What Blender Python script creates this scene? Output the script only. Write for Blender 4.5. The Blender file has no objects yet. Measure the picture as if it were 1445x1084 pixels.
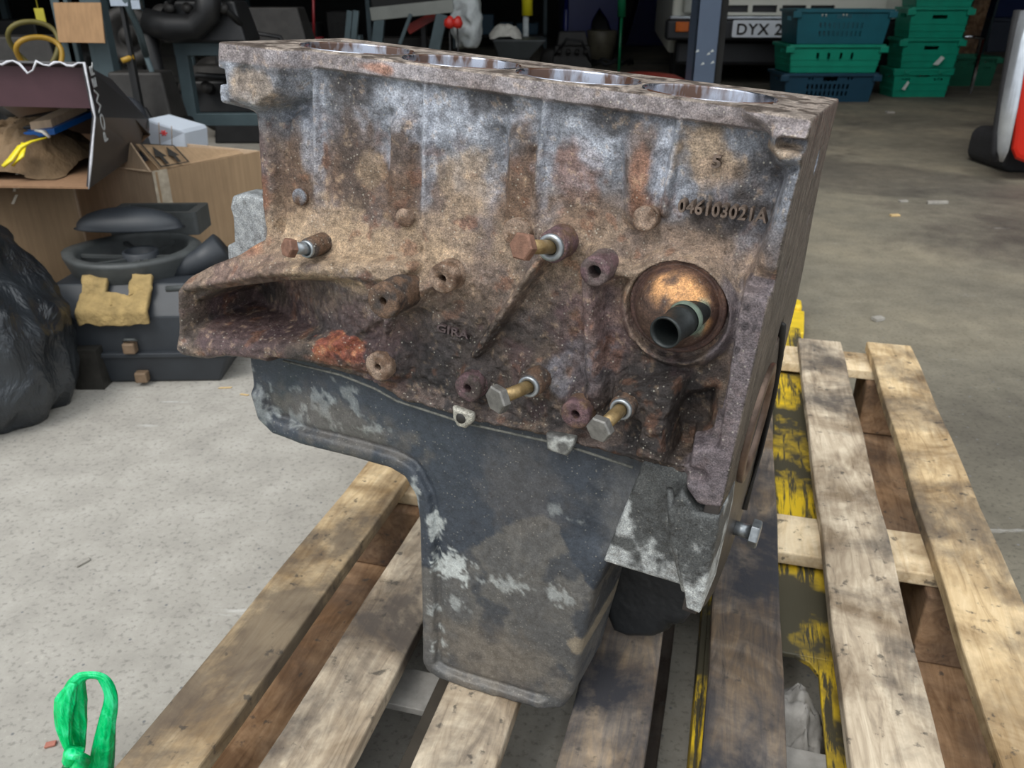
import bpy, bmesh, math, random
import numpy as np
from mathutils import Vector, Matrix
random.seed(7)
SC = bpy.context.scene
COL = SC.collection

# ------------------------------------------------------------------ camera
FPX, CX, CY = 1150.0, 722.5, 542.0
CAMH = 0.7135
TH = math.atan((CY + 10) / FPX)
cam_d = bpy.data.cameras.new('camera')
cam_d.sensor_fit = 'HORIZONTAL'; cam_d.sensor_width = 36.0
cam_d.lens = FPX / 1445 * 36.0
cam_d.clip_start = 0.02; cam_d.clip_end = 200
cam_d.dof.use_dof = True; cam_d.dof.focus_distance = 0.50; cam_d.dof.aperture_fstop = 20.0
cam = bpy.data.objects.new('camera', cam_d)
cam.location = (0, 0, CAMH); cam.rotation_euler = (math.pi / 2 - TH, 0, 0)
COL.objects.link(cam); SC.camera = cam

# ------------------------------------------------------------------ world, sun, exposure
w = bpy.data.worlds.new('overcast_sky'); SC.world = w; w.use_nodes = True
nt = w.node_tree; nt.nodes.clear()
bg = nt.nodes.new('ShaderNodeBackground'); wo = nt.nodes.new('ShaderNodeOutputWorld')
tc = nt.nodes.new('ShaderNodeTexCoord'); sp = nt.nodes.new('ShaderNodeSeparateXYZ'); cr = nt.nodes.new('ShaderNodeValToRGB')
nt.links.new(tc.outputs['Generated'], sp.inputs[0]); nt.links.new(sp.outputs['Z'], cr.inputs[0])
cr.color_ramp.elements[0].position = 0.0; cr.color_ramp.elements[0].color = (0.30, 0.33, 0.37, 1)
cr.color_ramp.elements[1].position = 0.7; cr.color_ramp.elements[1].color = (0.93, 0.97, 1.0, 1)
nt.links.new(cr.outputs[0], bg.inputs[0]); nt.links.new(bg.outputs[0], wo.inputs[0])
bg.inputs[1].default_value = 1.75
sun_d = bpy.data.lights.new('hazy_sun', 'SUN'); sun_d.energy = 1.5; sun_d.angle = math.radians(25); sun_d.color = (1.0, 0.97, 0.92)
sun = bpy.data.objects.new('hazy_sun', sun_d); sun.rotation_euler = (math.radians(32), math.radians(-22), 0); COL.objects.link(sun)
SC.view_settings.view_transform = 'Standard'; SC.view_settings.look = 'None'
SC.view_settings.exposure = 0.22; SC.view_settings.gamma = 1.0; SC.view_settings.use_curve_mapping = False

# ------------------------------------------------------------------ measuring helpers (pixel of the photo -> point of the place)
cF = np.array([0, math.cos(TH), -math.sin(TH)]); cU = np.array([0, math.sin(TH), math.cos(TH)]); cR = np.array([1., 0, 0])
CAMP = np.array([0, 0, CAMH])
def ray(px, py): return cF * FPX + cR * (px - CX) - cU * (py - CY)
def at(px, py, z=0.0):
    d = ray(px, py); return Vector(CAMP + d * ((z - CAMH) / d[2]))
def aty(px, py, Y):
    d = ray(px, py); return Vector(CAMP + d * (Y / d[1]))

def srgb(r, g, b):
    f = lambda c: (c / 255 / 12.92) if c / 255 <= 0.04045 else ((c / 255 + 0.055) / 1.055) ** 2.4
    return (f(r), f(g), f(b), 1.0)

# ------------------------------------------------------------------ materials
def nodes(name):
    m = bpy.data.materials.new(name); m.use_nodes = True
    n = m.node_tree; b = n.nodes['Principled BSDF']; return m, n, b
def noise(n, scale, detail=4, rough=0.55, vec=None, dist=0.0):
    t = n.nodes.new('ShaderNodeTexNoise'); t.inputs['Scale'].default_value = scale; t.inputs['Detail'].default_value = detail
    t.inputs['Roughness'].default_value = rough; t.inputs['Distortion'].default_value = dist
    if vec is not None: n.links.new(vec, t.inputs['Vector'])
    return t
def ramp(n, fac, stops):
    r = n.nodes.new('ShaderNodeValToRGB'); n.links.new(fac, r.inputs[0]); e = r.color_ramp.elements
    while len(e) < len(stops): e.new(0.5)
    for i, (p, c) in enumerate(stops):
        e[i].position = p; e[i].color = c if len(c) == 4 else (*c, 1)
    return r
def mix(n, fac, a, b, mode='MIX'):
    x = n.nodes.new('ShaderNodeMix'); x.data_type = 'RGBA'; x.blend_type = mode
    for s, v in ((x.inputs[0], fac), (x.inputs[6], a), (x.inputs[7], b)):
        if hasattr(v, 'is_linked') or hasattr(v, 'links'): n.links.new(v, s)
        else: s.default_value = v
    return x.outputs[2]
def bump(n, b, h, strength=0.3, dist=0.002):
    u = n.nodes.new('ShaderNodeBump'); u.inputs['Strength'].default_value = strength; u.inputs['Distance'].default_value = dist
    n.links.new(h, u.inputs['Height']); n.links.new(u.outputs[0], b.inputs['Normal'])
def objvec(n, scale=(1, 1, 1)):
    t = n.nodes.new('ShaderNodeTexCoord'); mp = n.nodes.new('ShaderNodeMapping'); mp.inputs['Scale'].default_value = scale
    n.links.new(t.outputs['Object'], mp.inputs['Vector']); return mp.outputs[0]

def simple(name, col, rough=0.6, metal=0.0, var=0.25, scale=30, bumps=0.1, spec=0.5, bd=0.002):
    m, n, b = nodes(name); v = objvec(n)
    t = noise(n, scale, 5, 0.6, v)
    dark = tuple(c * (1 - var) for c in col[:3]) + (1,); lite = tuple(min(1, c * (1 + var)) for c in col[:3]) + (1,)
    r = ramp(n, t.outputs['Fac'], [(0.3, dark), (0.7, lite)])
    n.links.new(r.outputs[0], b.inputs['Base Color']); b.inputs['Roughness'].default_value = rough; b.inputs['Metallic'].default_value = metal
    b.inputs['Specular IOR Level'].default_value = spec
    if bumps: bump(n, b, noise(n, scale * 4, 4, 0.6, v).outputs['Fac'], bumps, bd)
    return m

def vcol_mat(name, metal=0.25, rbase=0.5, rvar=0.35, bump_s=0.6, speck=0.35, fine=900, bd=0.0012, con=1.0):
    """painted large stains and shade (vertex colour) + fine grain, alpha of the colour = roughness"""
    m, n, b = nodes(name); v = objvec(n)
    a = n.nodes.new('ShaderNodeVertexColor'); a.layer_name = 'Col'
    t = noise(n, fine, 6, 0.7, v); r = ramp(n, t.outputs['Fac'], [(0.30, (0.40, 0.39, 0.38)), (0.5, (1, 1, 1)), (0.70, (1.75, 1.72, 1.68))])
    c = mix(n, con, a.outputs['Color'], r.outputs[0], 'MULTIPLY')
    t2 = noise(n, 170, 6, 0.65, v); r2 = ramp(n, t2.outputs['Fac'], [(0.32, (0.50, 0.47, 0.45)), (0.5, (1, 1, 1)), (0.68, (1.45, 1.42, 1.38))])
    c = mix(n, 0.8 * con, c, r2.outputs[0], 'MULTIPLY')
    vo = n.nodes.new('ShaderNodeTexVoronoi'); vo.inputs['Scale'].default_value = 260; n.links.new(v, vo.inputs['Vector'])
    t3 = noise(n, 60, 3, 0.6, v)
    rs = ramp(n, vo.outputs['Distance'], [(0.10, (1, 1, 1)), (0.20, (0, 0, 0))])
    rm = ramp(n, t3.outputs['Fac'], [(0.42, (0, 0, 0)), (0.56, (1, 1, 1))])
    mm = n.nodes.new('ShaderNodeMath'); mm.operation = 'MULTIPLY'; n.links.new(rs.outputs[0], mm.inputs[0]); n.links.new(rm.outputs[0], mm.inputs[1])
    mm2 = n.nodes.new('ShaderNodeMath'); mm2.operation = 'MULTIPLY'; n.links.new(mm.outputs[0], mm2.inputs[0]); mm2.inputs[1].default_value = speck
    c = mix(n, mm2.outputs[0], c, srgb(205, 200, 185))
    n.links.new(c, b.inputs['Base Color']); b.inputs['Metallic'].default_value = metal
    mr = n.nodes.new('ShaderNodeMapRange'); n.links.new(t2.outputs['Fac'], mr.inputs[0]); mr.inputs[1].default_value = 0.3; mr.inputs[2].default_value = 0.7
    mr.inputs[3].default_value = rbase; mr.inputs[4].default_value = rbase + rvar
    n.links.new(mr.outputs[0], b.inputs['Roughness'])
    bt = noise(n, 420, 8, 0.7, v); bump(n, b, bt.outputs['Fac'], bump_s, bd)
    return m

def wood_mat(name, c1, c2, c3, grime=0.5, seed=0.0, nx=2.2, ny=15, deep=(78, 72, 68), lo=.46, hi=.60):
    m, n, b = nodes(name)
    t = n.nodes.new('ShaderNodeTexCoord'); oi = n.nodes.new('ShaderNodeObjectInfo')
    mp = n.nodes.new('ShaderNodeMapping'); mp.inputs['Scale'].default_value = (ny, nx, ny)
    cb = n.nodes.new('ShaderNodeCombineXYZ'); mu = n.nodes.new('ShaderNodeMath'); mu.operation = 'MULTIPLY'; mu.inputs[1].default_value = 37.0 + seed
    n.links.new(oi.outputs['Random'], mu.inputs[0]); n.links.new(mu.outputs[0], cb.inputs[0]); n.links.new(mu.outputs[0], cb.inputs[1])
    n.links.new(t.outputs['Object'], mp.inputs['Vector'])
    ad = n.nodes.new('ShaderNodeVectorMath'); n.links.new(mp.outputs[0], ad.inputs[0]); n.links.new(cb.outputs[0], ad.inputs[1])
    ad2 = n.nodes.new('ShaderNodeVectorMath'); n.links.new(t.outputs['Object'], ad2.inputs[0]); n.links.new(cb.outputs[0], ad2.inputs[1])
    g = noise(n, 4.0, 6, 0.66, ad.outputs[0], 1.6)
    r = ramp(n, g.outputs['Fac'], [(0.25, c1), (0.45, c2), (0.75, c3)])
    g2 = noise(n, 9.0, 5, 0.62, ad2.outputs[0], 0.6); k = ramp(n, g2.outputs['Fac'], [(0.40, (1, 1, 1)), (0.60, (0, 0, 0))])
    c = mix(n, k.outputs[0], r.outputs[0], mix(n, 1.0, r.outputs[0], srgb(176, 168, 160), 'MULTIPLY'))
    g3 = noise(n, 5.0, 7, 0.66, ad2.outputs[0], 0.3); k3 = ramp(n, g3.outputs['Fac'], [(lo, (0, 0, 0)), (hi, (1, 1, 1))])
    gm = n.nodes.new('ShaderNodeMath'); gm.operation = 'MULTIPLY'; gm.inputs[1].default_value = grime; n.links.new(k3.outputs[0], gm.inputs[0])
    c = mix(n, gm.outputs[0], c, srgb(*deep))
    g4 = noise(n, 70.0, 4, 0.6, ad2.outputs[0]); k4 = ramp(n, g4.outputs['Fac'], [(0.62, (0, 0, 0)), (0.70, (1, 1, 1))])
    c = mix(n, k4.outputs[0], c, mix(n, 0.75, c, (0.05, 0.045, 0.04, 1)))
    n.links.new(c, b.inputs['Base Color']); b.inputs['Roughness'].default_value = 0.82; b.inputs['Specular IOR Level'].default_value = 0.25
    bump(n, b, g.outputs['Fac'], 0.35, 0.0025)
    return m

M_slat = wood_mat('weathered_slat', srgb(150, 126, 94), srgb(200, 174, 134), srgb(228, 206, 168), 0.75)
M_slat_dark = wood_mat('oily_slat', srgb(78, 74, 72), srgb(124, 114, 104), srgb(170, 148, 120), 1.0, 5.0, deep=(52, 52, 56), lo=.38, hi=.56)
M_slat_grey = wood_mat('greyed_slat', srgb(126, 114, 100), srgb(180, 164, 142), srgb(222, 208, 184), 0.9, 11.0)
M_cross = wood_mat('fresh_board', srgb(196, 170, 132), srgb(222, 200, 164), srgb(238, 222, 192), 0.15, 3.0)
M_skid = wood_mat('brown_skid', srgb(112, 84, 60), srgb(150, 118, 88), srgb(180, 148, 116), 0.4, 9.0)
M_skid_dark = wood_mat('dark_skid', srgb(44, 38, 34), srgb(62, 54, 48), srgb(84, 72, 62), 0.6, 13.0)  # darkest skid tone, for the middle bottom board

# ------------------------------------------------------------------ mesh helpers
class MB:
    def __init__(s): s.v = []; s.f = []; s.smooth = []
    def add(s, vs, fs, smooth=False):
        o = len(s.v); s.v += [tuple(p) for p in vs]; s.f += [tuple(i + o for i in f) for f in fs]; s.smooth += [smooth] * len(fs)
    def hexa(s, p):
        s.add(p, [(0, 3, 2, 1), (4, 5, 6, 7), (0, 1, 5, 4), (1, 2, 6, 5), (2, 3, 7, 6), (3, 0, 4, 7)])
    def box(s, x0, x1, y0, y1, z0, z1):
        s.hexa([(x0, y0, z0), (x1, y0, z0), (x1, y1, z0), (x0, y1, z0), (x0, y0, z1), (x1, y0, z1), (x1, y1, z1), (x0, y1, z1)])
    def tbox(s, b, t, z0, z1):   # tapered box: b, t = (x0,x1,y0,y1)
        s.hexa([(b[0], b[2], z0), (b[1], b[2], z0), (b[1], b[3], z0), (b[0], b[3], z0), (t[0], t[2], z1), (t[1], t[2], z1), (t[1], t[3], z1), (t[0], t[3], z1)])
    def prism(s, poly, ax, a0, a1):  # poly in the two other axes
        n = len(poly)
        def mk(p, a):
            if ax == 0: return (a, p[0], p[1])
            if ax == 1: return (p[0], a, p[1])
            return (p[0], p[1], a)
        s.add([mk(p, a0) for p in poly] + [mk(p, a1) for p in poly],
              [tuple(range(n))[::-1], tuple(range(n, 2 * n))] + [(i, (i + 1) % n, n + (i + 1) % n, n + i) for i in range(n)])
    def rings(s, rings, closed=True, cap0=True, cap1=True, smooth=True):
        n = len(rings[0]); vs = [p for r in rings for p in r]; fs = []
        for k in range(len(rings) - 1):
            for i in range(n if closed else n - 1):
                j = (i + 1) % n; fs.append((k * n + i, k * n + j, (k + 1) * n + j, (k + 1) * n + i))
        if cap0: fs.append(tuple(range(n))[::-1])
        if cap1: fs.append(tuple((len(rings) - 1) * n + i for i in range(n)))
        s.add(vs, fs, smooth)
    def lathe(s, prof, o, ax, n=32, cap0=False, cap1=False, smooth=True):
        o = Vector(o); ax = Vector(ax).normalized(); u = ax.orthogonal().normalized(); v = ax.cross(u)
        s.rings([[o + ax * h + (u * math.cos(2 * math.pi * i / n) + v * math.sin(2 * math.pi * i / n)) * r for i in range(n)] for r, h in prof], True, cap0, cap1, smooth)
    def cyl(s, p0, p1, r0, r1=None, n=24, smooth=True):
        p0 = Vector(p0); p1 = Vector(p1); L = (p1 - p0).length; r1 = r0 if r1 is None else r1
        s.lathe([(r0, 0), (r1, L)], p0, p1 - p0, n, True, True, smooth)
    def tube(s, pts, r, n=10, closed=False, flat=1.0):
        pts = [Vector(p) for p in pts]; rings = []; up = Vector((0.13, 0.21, 0.97)); N = len(pts)
        for i, p in enumerate(pts):
            if closed: t = pts[(i + 1) % N] - pts[i - 1]
            else: t = pts[min(i + 1, N - 1)] - pts[max(i - 1, 0)]
            t.normalize(); u = t.cross(up).normalized(); v = t.cross(u)
            rr = r[i] if isinstance(r, (list, tuple)) else r
            rings.append([p + (u * math.cos(2 * math.pi * k / n) + v * math.sin(2 * math.pi * k / n) * flat) * rr for k in range(n)])
        if closed: rings.append(rings[0])
        s.rings(rings, True, not closed, not closed, True)
    def xf(s, M): s.v = [tuple(M @ Vector(p)) for p in s.v]; return s
    def build(s, name, mat, parent=None, bevel=0.0, seg=2, loc=None, weld=False, sub=0):
        me = bpy.data.meshes.new(name); me.from_pydata(s.v, [], s.f)
        me.polygons.foreach_set('use_smooth', s.smooth); me.update()
        bmm = bmesh.new(); bmm.from_mesh(me)
        if weld: bmesh.ops.remove_doubles(bmm, verts=bmm.verts, dist=1e-6)
        bmesh.ops.recalc_face_normals(bmm, faces=bmm.faces); bmm.to_mesh(me); bmm.free()
        if mat is not None: me.materials.append(mat)
        o = bpy.data.objects.new(name, me); COL.objects.link(o)
        if parent is not None: o.parent = parent
        if loc is not None: o.location = loc
        if bevel:
            b = o.modifiers.new('bevel', 'BEVEL'); b.width = bevel; b.segments = seg; b.limit_method = 'ANGLE'; b.angle_limit = math.radians(40)
        if sub:
            m = o.modifiers.new('sub', 'SUBSURF'); m.levels = sub; m.render_levels = sub
        return o
def tag(o, label=None, cat=None, group=None, kind=None):
    if label: o['label'] = label
    if cat: o['category'] = cat
    if group: o['group'] = group
    if kind: o['kind'] = kind
    return o
def thing(name, label, cat, loc=(0, 0, 0), rz=0.0, group=None):
    o = bpy.data.objects.new(name, None); COL.objects.link(o); o.location = loc; o.rotation_euler = (0, 0, rz); o.empty_display_size = 0.05
    return tag(o, label, cat, group)
def rectpoly(x0, x1, y0, y1, r, n=5):
    out = []
    for cx, cy, a in ((x1 - r, y1 - r, 0), (x0 + r, y1 - r, 90), (x0 + r, y0 + r, 180), (x1 - r, y0 + r, 270)):
        for k in range(n + 1):
            t = math.radians(a + 90 * k / n); out.append((cx + r * math.cos(t), cy + r * math.sin(t)))
    return out
def holed_wall(mb, w0, w1, h0, h1, holes, fn, th):
    """a wall as cells round rectangular holes; fn(u, v, t) -> point"""
    us = sorted({w0, w1, *[x for h in holes for x in h[:2]]}); vs = sorted({h0, h1, *[x for h in holes for x in h[2:]]})
    for i in range(len(us) - 1):
        run = None
        for j in range(len(vs) - 1):
            cu = (us[i] + us[i + 1]) / 2; cv = (vs[j] + vs[j + 1]) / 2
            if any(h[0] < cu < h[1] and h[2] < cv < h[3] for h in holes): continue
            u0, u1, v0, v1 = us[i], us[i + 1], vs[j], vs[j + 1]
            mb.hexa([fn(u0, v0, 0), fn(u1, v0, 0), fn(u1, v0, th), fn(u0, v0, th), fn(u0, v1, 0), fn(u1, v1, 0), fn(u1, v1, th), fn(u0, v1, th)])

# value noise (numpy)
def _h(ix, iy, iz, s):
    n = (ix * 374761393 + iy * 668265263 + iz * 2147483647 + s * 1274126177) & 0xffffffff
    n = ((n ^ (n >> 13)) * 1274126177) & 0xffffffff
    return ((n ^ (n >> 16)) & 0xffff) / 65535.0
def vn(P, fr, s=0):
    Q = P * fr; I = np.floor(Q).astype(np.int64); f = Q - I; f = f * f * (3 - 2 * f); r = 0
    for a in (0, 1):
        for b in (0, 1):
            for c in (0, 1):
                wgt = (f[:, 0] if a else 1 - f[:, 0]) * (f[:, 1] if b else 1 - f[:, 1]) * (f[:, 2] if c else 1 - f[:, 2])
                r = r + wgt * _h(I[:, 0] + a, I[:, 1] + b, I[:, 2] + c, s)
    return r
def fbm(P, fr, o=4, s=0, g=0.55):
    r = 0; a = 1; t = 0
    for k in range(o):
        r = r + a * vn(P, fr * 2 ** k, s + k * 17); t += a; a *= g
    return r / t
def sst(x, a, b): t = np.clip((x - a) / (b - a), 0, 1); return t * t * (3 - 2 * t)

# ================================================================== THE SETTING
m, n, b = nodes('concrete_floor')
g = n.nodes.new('ShaderNodeNewGeometry'); pos = g.outputs['Position']
t1 = noise(n, 1.3, 6, 0.6, pos); t2 = noise(n, 14, 6, 0.65, pos); t3 = noise(n, 130, 4, 0.6, pos)
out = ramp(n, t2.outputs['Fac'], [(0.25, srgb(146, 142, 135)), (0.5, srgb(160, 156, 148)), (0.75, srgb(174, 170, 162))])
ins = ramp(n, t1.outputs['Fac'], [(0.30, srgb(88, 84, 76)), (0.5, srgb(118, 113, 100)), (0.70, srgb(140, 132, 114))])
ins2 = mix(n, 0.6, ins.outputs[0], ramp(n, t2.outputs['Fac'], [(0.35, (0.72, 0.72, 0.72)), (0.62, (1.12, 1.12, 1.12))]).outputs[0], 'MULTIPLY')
# the floor turns from pale to darker grey-brown along a slanting line under the pallet, blended by noise
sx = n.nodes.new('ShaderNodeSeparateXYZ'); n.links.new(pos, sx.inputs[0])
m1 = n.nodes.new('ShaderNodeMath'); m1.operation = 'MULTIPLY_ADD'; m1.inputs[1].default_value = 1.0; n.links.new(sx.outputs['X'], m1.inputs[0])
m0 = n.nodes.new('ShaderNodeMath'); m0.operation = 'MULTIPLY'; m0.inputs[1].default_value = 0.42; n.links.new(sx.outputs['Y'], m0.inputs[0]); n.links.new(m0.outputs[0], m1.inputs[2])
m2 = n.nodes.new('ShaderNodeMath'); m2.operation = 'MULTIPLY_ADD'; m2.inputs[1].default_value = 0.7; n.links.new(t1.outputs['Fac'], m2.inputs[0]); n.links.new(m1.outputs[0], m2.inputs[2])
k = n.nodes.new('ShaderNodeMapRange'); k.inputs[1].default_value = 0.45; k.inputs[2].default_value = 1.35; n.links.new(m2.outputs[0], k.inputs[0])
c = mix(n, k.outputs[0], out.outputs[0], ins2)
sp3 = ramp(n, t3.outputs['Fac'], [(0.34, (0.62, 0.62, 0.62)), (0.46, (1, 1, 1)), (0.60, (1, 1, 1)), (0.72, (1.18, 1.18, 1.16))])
c = mix(n, 0.8, c, sp3.outputs[0], 'MULTIPLY')
vo = n.nodes.new('ShaderNodeTexVoronoi'); vo.inputs['Scale'].default_value = 42; n.links.new(pos, vo.inputs['Vector'])
vr = ramp(n, vo.outputs['Distance'], [(0.05, (1, 1, 1)), (0.10, (0, 0, 0))])
c = mix(n, vr.outputs[0], c, srgb(112, 112, 112))
# scuffs
mp = n.nodes.new('ShaderNodeMapping'); mp.inputs['Rotation'].default_value = (0, 0, 0.7); mp.inputs['Scale'].default_value = (1.6, 9, 1); n.links.new(pos, mp.inputs['Vector'])
t5 = noise(n, 2.6, 7, 0.7, mp.outputs[0]); r5 = ramp(n, t5.outputs['Fac'], [(0.64, (0, 0, 0)), (0.72, (1, 1, 1))])
c = mix(n, r5.outputs[0], c, mix(n, 0.35, c, srgb(225, 225, 222)))
t6 = noise(n, 0.9, 6, 0.6, pos, 0.5); r6 = ramp(n, t6.outputs['Fac'], [(0.54, (0, 0, 0)), (0.60, (1, 1, 1))])
c = mix(n, r6.outputs[0], c, mix(n, 1.0, c, srgb(212, 210, 214), 'MULTIPLY'))
n.links.new(c, b.inputs['Base Color']); b.inputs['Roughness'].default_value = 0.78; b.inputs['Specular IOR Level'].default_value = 0.3
bump(n, b, t3.outputs['Fac'], 0.3, 0.002)
M_floor = m
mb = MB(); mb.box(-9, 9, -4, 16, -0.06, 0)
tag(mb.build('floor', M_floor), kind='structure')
M_dark = simple('dark_wall', srgb(34, 34, 33), 0.9, 0, 0.3, 3, 0.1)  # one near-black tone for walls, shelf boards and trays
M_roof = simple('dark_roof_sheet', srgb(44, 44, 44), 0.9, 0, 0.2, 3, 0)
for nm, bx in (('wall_back', (-9, 9, 15.8, 16, 0, 5.2)), ('wall_left', (-9, -8.8, 2.4, 16, 0, 5.2)), ('wall_right', (8.8, 9, 2.4, 16, 0, 5.2)), ('ceiling', (-9, 9, 2.2, 16, 5.2, 5.3)), ('wall_front', (-9, 9, 2.2, 2.4, 4.7, 5.2))):
    mb = MB(); mb.box(*bx); tag(mb.build(nm, M_roof if nm == 'ceiling' else M_dark), kind='structure')
mb = MB(); mb.box(-9, -3.6, 2.2, 2.4, 0, 4.7); mb.box(6.2, 9, 2.2, 2.4, 0, 4.7)
tag(mb.build('wall_front', M_dark), kind='structure')

# ================================================================== PALLET
PV = Vector((1066, 0, 0))
pa = math.atan((1066 - CX) / math.hypot(FPX, CY + 10))
PT = 0.150   # top of the pallet
pallet = thing('pallet', 'weathered wooden pallet of seven worn slats under the engine block', 'pallet', (0, 0, 0), -pa)
HH = CAMH - PT
def board(name, x0, x1, y0, y1, z0, z1, mat, jit=0.0016, nseg=14, bev=0.0022, label=None):
    mb = MB(); ph = random.random() * 9; rings = []
    for k in range(nseg + 1):
        y = y0 + (y1 - y0) * k / nseg
        e = [math.sin(ph + k * 1.9) * jit * random.uniform(.3, 1) for _ in range(2)]; dz = math.sin(ph + k * 0.4) * jit * 0.6
        rings.append([(x0 + e[0], y, z0 + dz), (x1 + e[1], y, z0 + dz), (x1 + e[1], y, z1 + dz), (x0 + e[0], y, z1 + dz)])
    mb.rings(rings, True, True, True, False)
    o = mb.build(name, mat, pallet, bev, 2)
    if label: o['label'] = label
    return o
SL = [(-.762, -.645), (-.566, -.443), (-.352, -.2335), (-.150, -.030), (.050, .169), (.257, .388), (.466, .597)]
y1p, y0p = 2.59 * HH, 2.59 * HH - 1.2
for i, (a, c_) in enumerate(SL):
    board('slat', a * HH, c_ * HH, y0p + (0, .004, -.003, .002, 0, .003, -.002)[i], y1p + (0, -.01, .004, 0, .003, 0, .008)[i], PT - 0.018, PT - 0.0007 * (i % 3), (M_slat, M_slat_grey, M_slat_grey, M_slat_dark, M_slat_dark, M_slat_grey, M_slat)[i])
for yc in (y0p + 0.04, y0p + 0.60, y1p - 0.04):
    o = MB(); o.box(-.762 * HH + .004, .597 * HH - .004, yc - .04, yc + .04, PT - .0355, PT - .0185); o.build('crossboard', M_cross, pallet, .002)
    for (a, c_) in ((-.762 * HH - .012, -.762 * HH + .10), (-.10, -.008), (.597 * HH - .078, .597 * HH - .002)):
        o = MB(); o.box(a, c_, yc - .055, yc + .055, .019, PT - .036); o.build('block', M_skid, pallet, .003)
for (a, c_) in ((-.762 * HH - .016, -.762 * HH + .105), (-.10, -.008), (.597 * HH - .078, .597 * HH)):
    board('bottom_board', a, c_, y0p, y1p, 0.0, .018, M_skid_dark if abs(a) < .2 else M_skid, 0.001)

# ================================================================== PALLET JACK
def fork_mat():
    m, n, b = nodes('worn_yellow_paint'); v = objvec(n, (60, 5, 60))
    t = noise(n, 2.2, 7, 0.7, v, 0.4); r = ramp(n, t.outputs['Fac'], [(0.46, (0, 0, 0)), (0.56, (1, 1, 1))])
    t2 = noise(n, 7, 5, 0.6, objvec(n)); k2 = ramp(n, t2.outputs['Fac'], [(0.42, (0, 0, 0)), (0.54, (1, 1, 1))])
    mu = n.nodes.new('ShaderNodeMath'); mu.operation = 'MAXIMUM'; n.links.new(r.outputs[0], mu.inputs[0]); n.links.new(k2.outputs[0], mu.inputs[1])
    c = mix(n, mu.outputs[0], srgb(225, 190, 40), srgb(70, 66, 52)); n.links.new(c, b.inputs['Base Color']); b.inputs['Roughness'].default_value = 0.55
    bump(n, b, t.outputs['Fac'], 0.3, 0.002); return m
M_yel = fork_mat()
M_black = simple('black_grease', srgb(38, 36, 34), 0.6, 0.1, 0.3, 20)
M_yel2 = simple('yellow_paint', srgb(222, 190, 50), 0.5, 0, 0.15, 20)
M_rag = simple('grey_rag', srgb(138, 135, 130), 0.8, 0, 0.22, 60, 0.25)
jack = thing('pallet_jack', 'worn yellow pallet jack with its forks under the pallet', 'pallet jack', (0, 0, 0), -pa)
M_grime = simple('grimy_fork_steel', srgb(66, 60, 52), .65, .1, .35, 14, .2)
def fork(x0, x1, yt, mt=None):
    mt = mt or M_yel
    w_ = x1 - x0; zt, zb = .108, .055; f = MB()
    # channel: top plate with roller slot near the tip, two side webs
    y_s0, y_s1 = yt + .283, yt + .40
    rim = .026
    f.box(x0 + .006, x1 - .006, y_s1, 1.62, zt - .006, zt)
    f.box(x0 + .006, x0 + rim, yt + .03, y_s1, zt - .006, zt); f.box(x1 - rim, x1 - .006, yt + .03, y_s1, zt - .006, zt)
    f.box(x0 + rim, x1 - rim, yt + .03, yt + .055, zt - .006, zt)
    for cx_, sg in ((x0 + rim, 1), (x1 - rim, -1)):      # rounded slot corners
        f.prism([(cx_, y_s1), (cx_ + sg * .022, y_s1), (cx_ + sg * .008, y_s1 - .008), (cx_, y_s1 - .022)], 2, zt - .006, zt)
    o = f.build('fork', mt, jack, .0012)
    c_p = MB(); c_p.box(x0 + rim, x1 - rim, yt + .236, yt + .283, zt - .010, zt - .002); c_p.build('cross_plate', M_rag, o, .001)
    s_ = MB()
    for sx0 in (x0, x1 - .006):
        s_.prism([(yt, zb + .01), (yt + .05, zb - .02), (1.62, zb - .02), (1.62, zt - .001), (yt + .05, zt - .001), (yt, zb + .03)], 0, sx0, sx0 + .006)
    s_.build('fork_side', mt, o, .001)
    r_ = MB(); r_.cyl((x0 + .035, yt + .10, .042), (x1 - .035, yt + .10, .042), .040, n=28); r_.build('load_roller', M_black, o)
    return o
fx0, fx1 = .020, .162
fork(fx0, fx1, .28); fork(fx0 - .36, fx1 - .36, .28, M_grime)
mb = MB(); mb.box(fx0 - .36, .145, 1.60, 1.68, .03, .108); mb.prism([(-.22, .10), (.03, .10), (.0, .22), (-.17, .22)], 1, 1.62, 1.66); mb.build('chassis', M_yel2, jack, .004)
mb = MB(); mb.cyl((-.10, 1.70, .07), (-.05, 1.70, .07), .08, n=28); mb.build('steering_wheel', M_black, jack)
jl = Matrix.Rotation(pa, 4, 'Z'); f1 = jl @ at(1127, 452); f2 = jl @ at(1116, 478)
mb = MB(); mb.box(f1.x - .016, f1.x + .004, f1.y, f1.y + .05, .0, .038); mb.build('foot_pedal', M_yel2, jack, .008)
mb = MB(); mb.hexa([(f2.x - .03, f2.y - .06, .02), (f2.x + .02, f2.y - .06, .02), (f1.x + .01, f1.y, .01), (f1.x - .02, f1.y, .01), (f2.x - .03, f2.y - .06, .04), (f2.x + .02, f2.y - .06, .04), (f1.x + .01, f1.y, .025), (f1.x - .02, f1.y, .025)]); mb.build('pedal_link', M_yel2, jack, .003)
mb = MB(); mb.tube([(-.075, 1.70, .14), (-.075, 1.76, .30)], .03, 16); mb.build('pump', M_black, jack)

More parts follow.
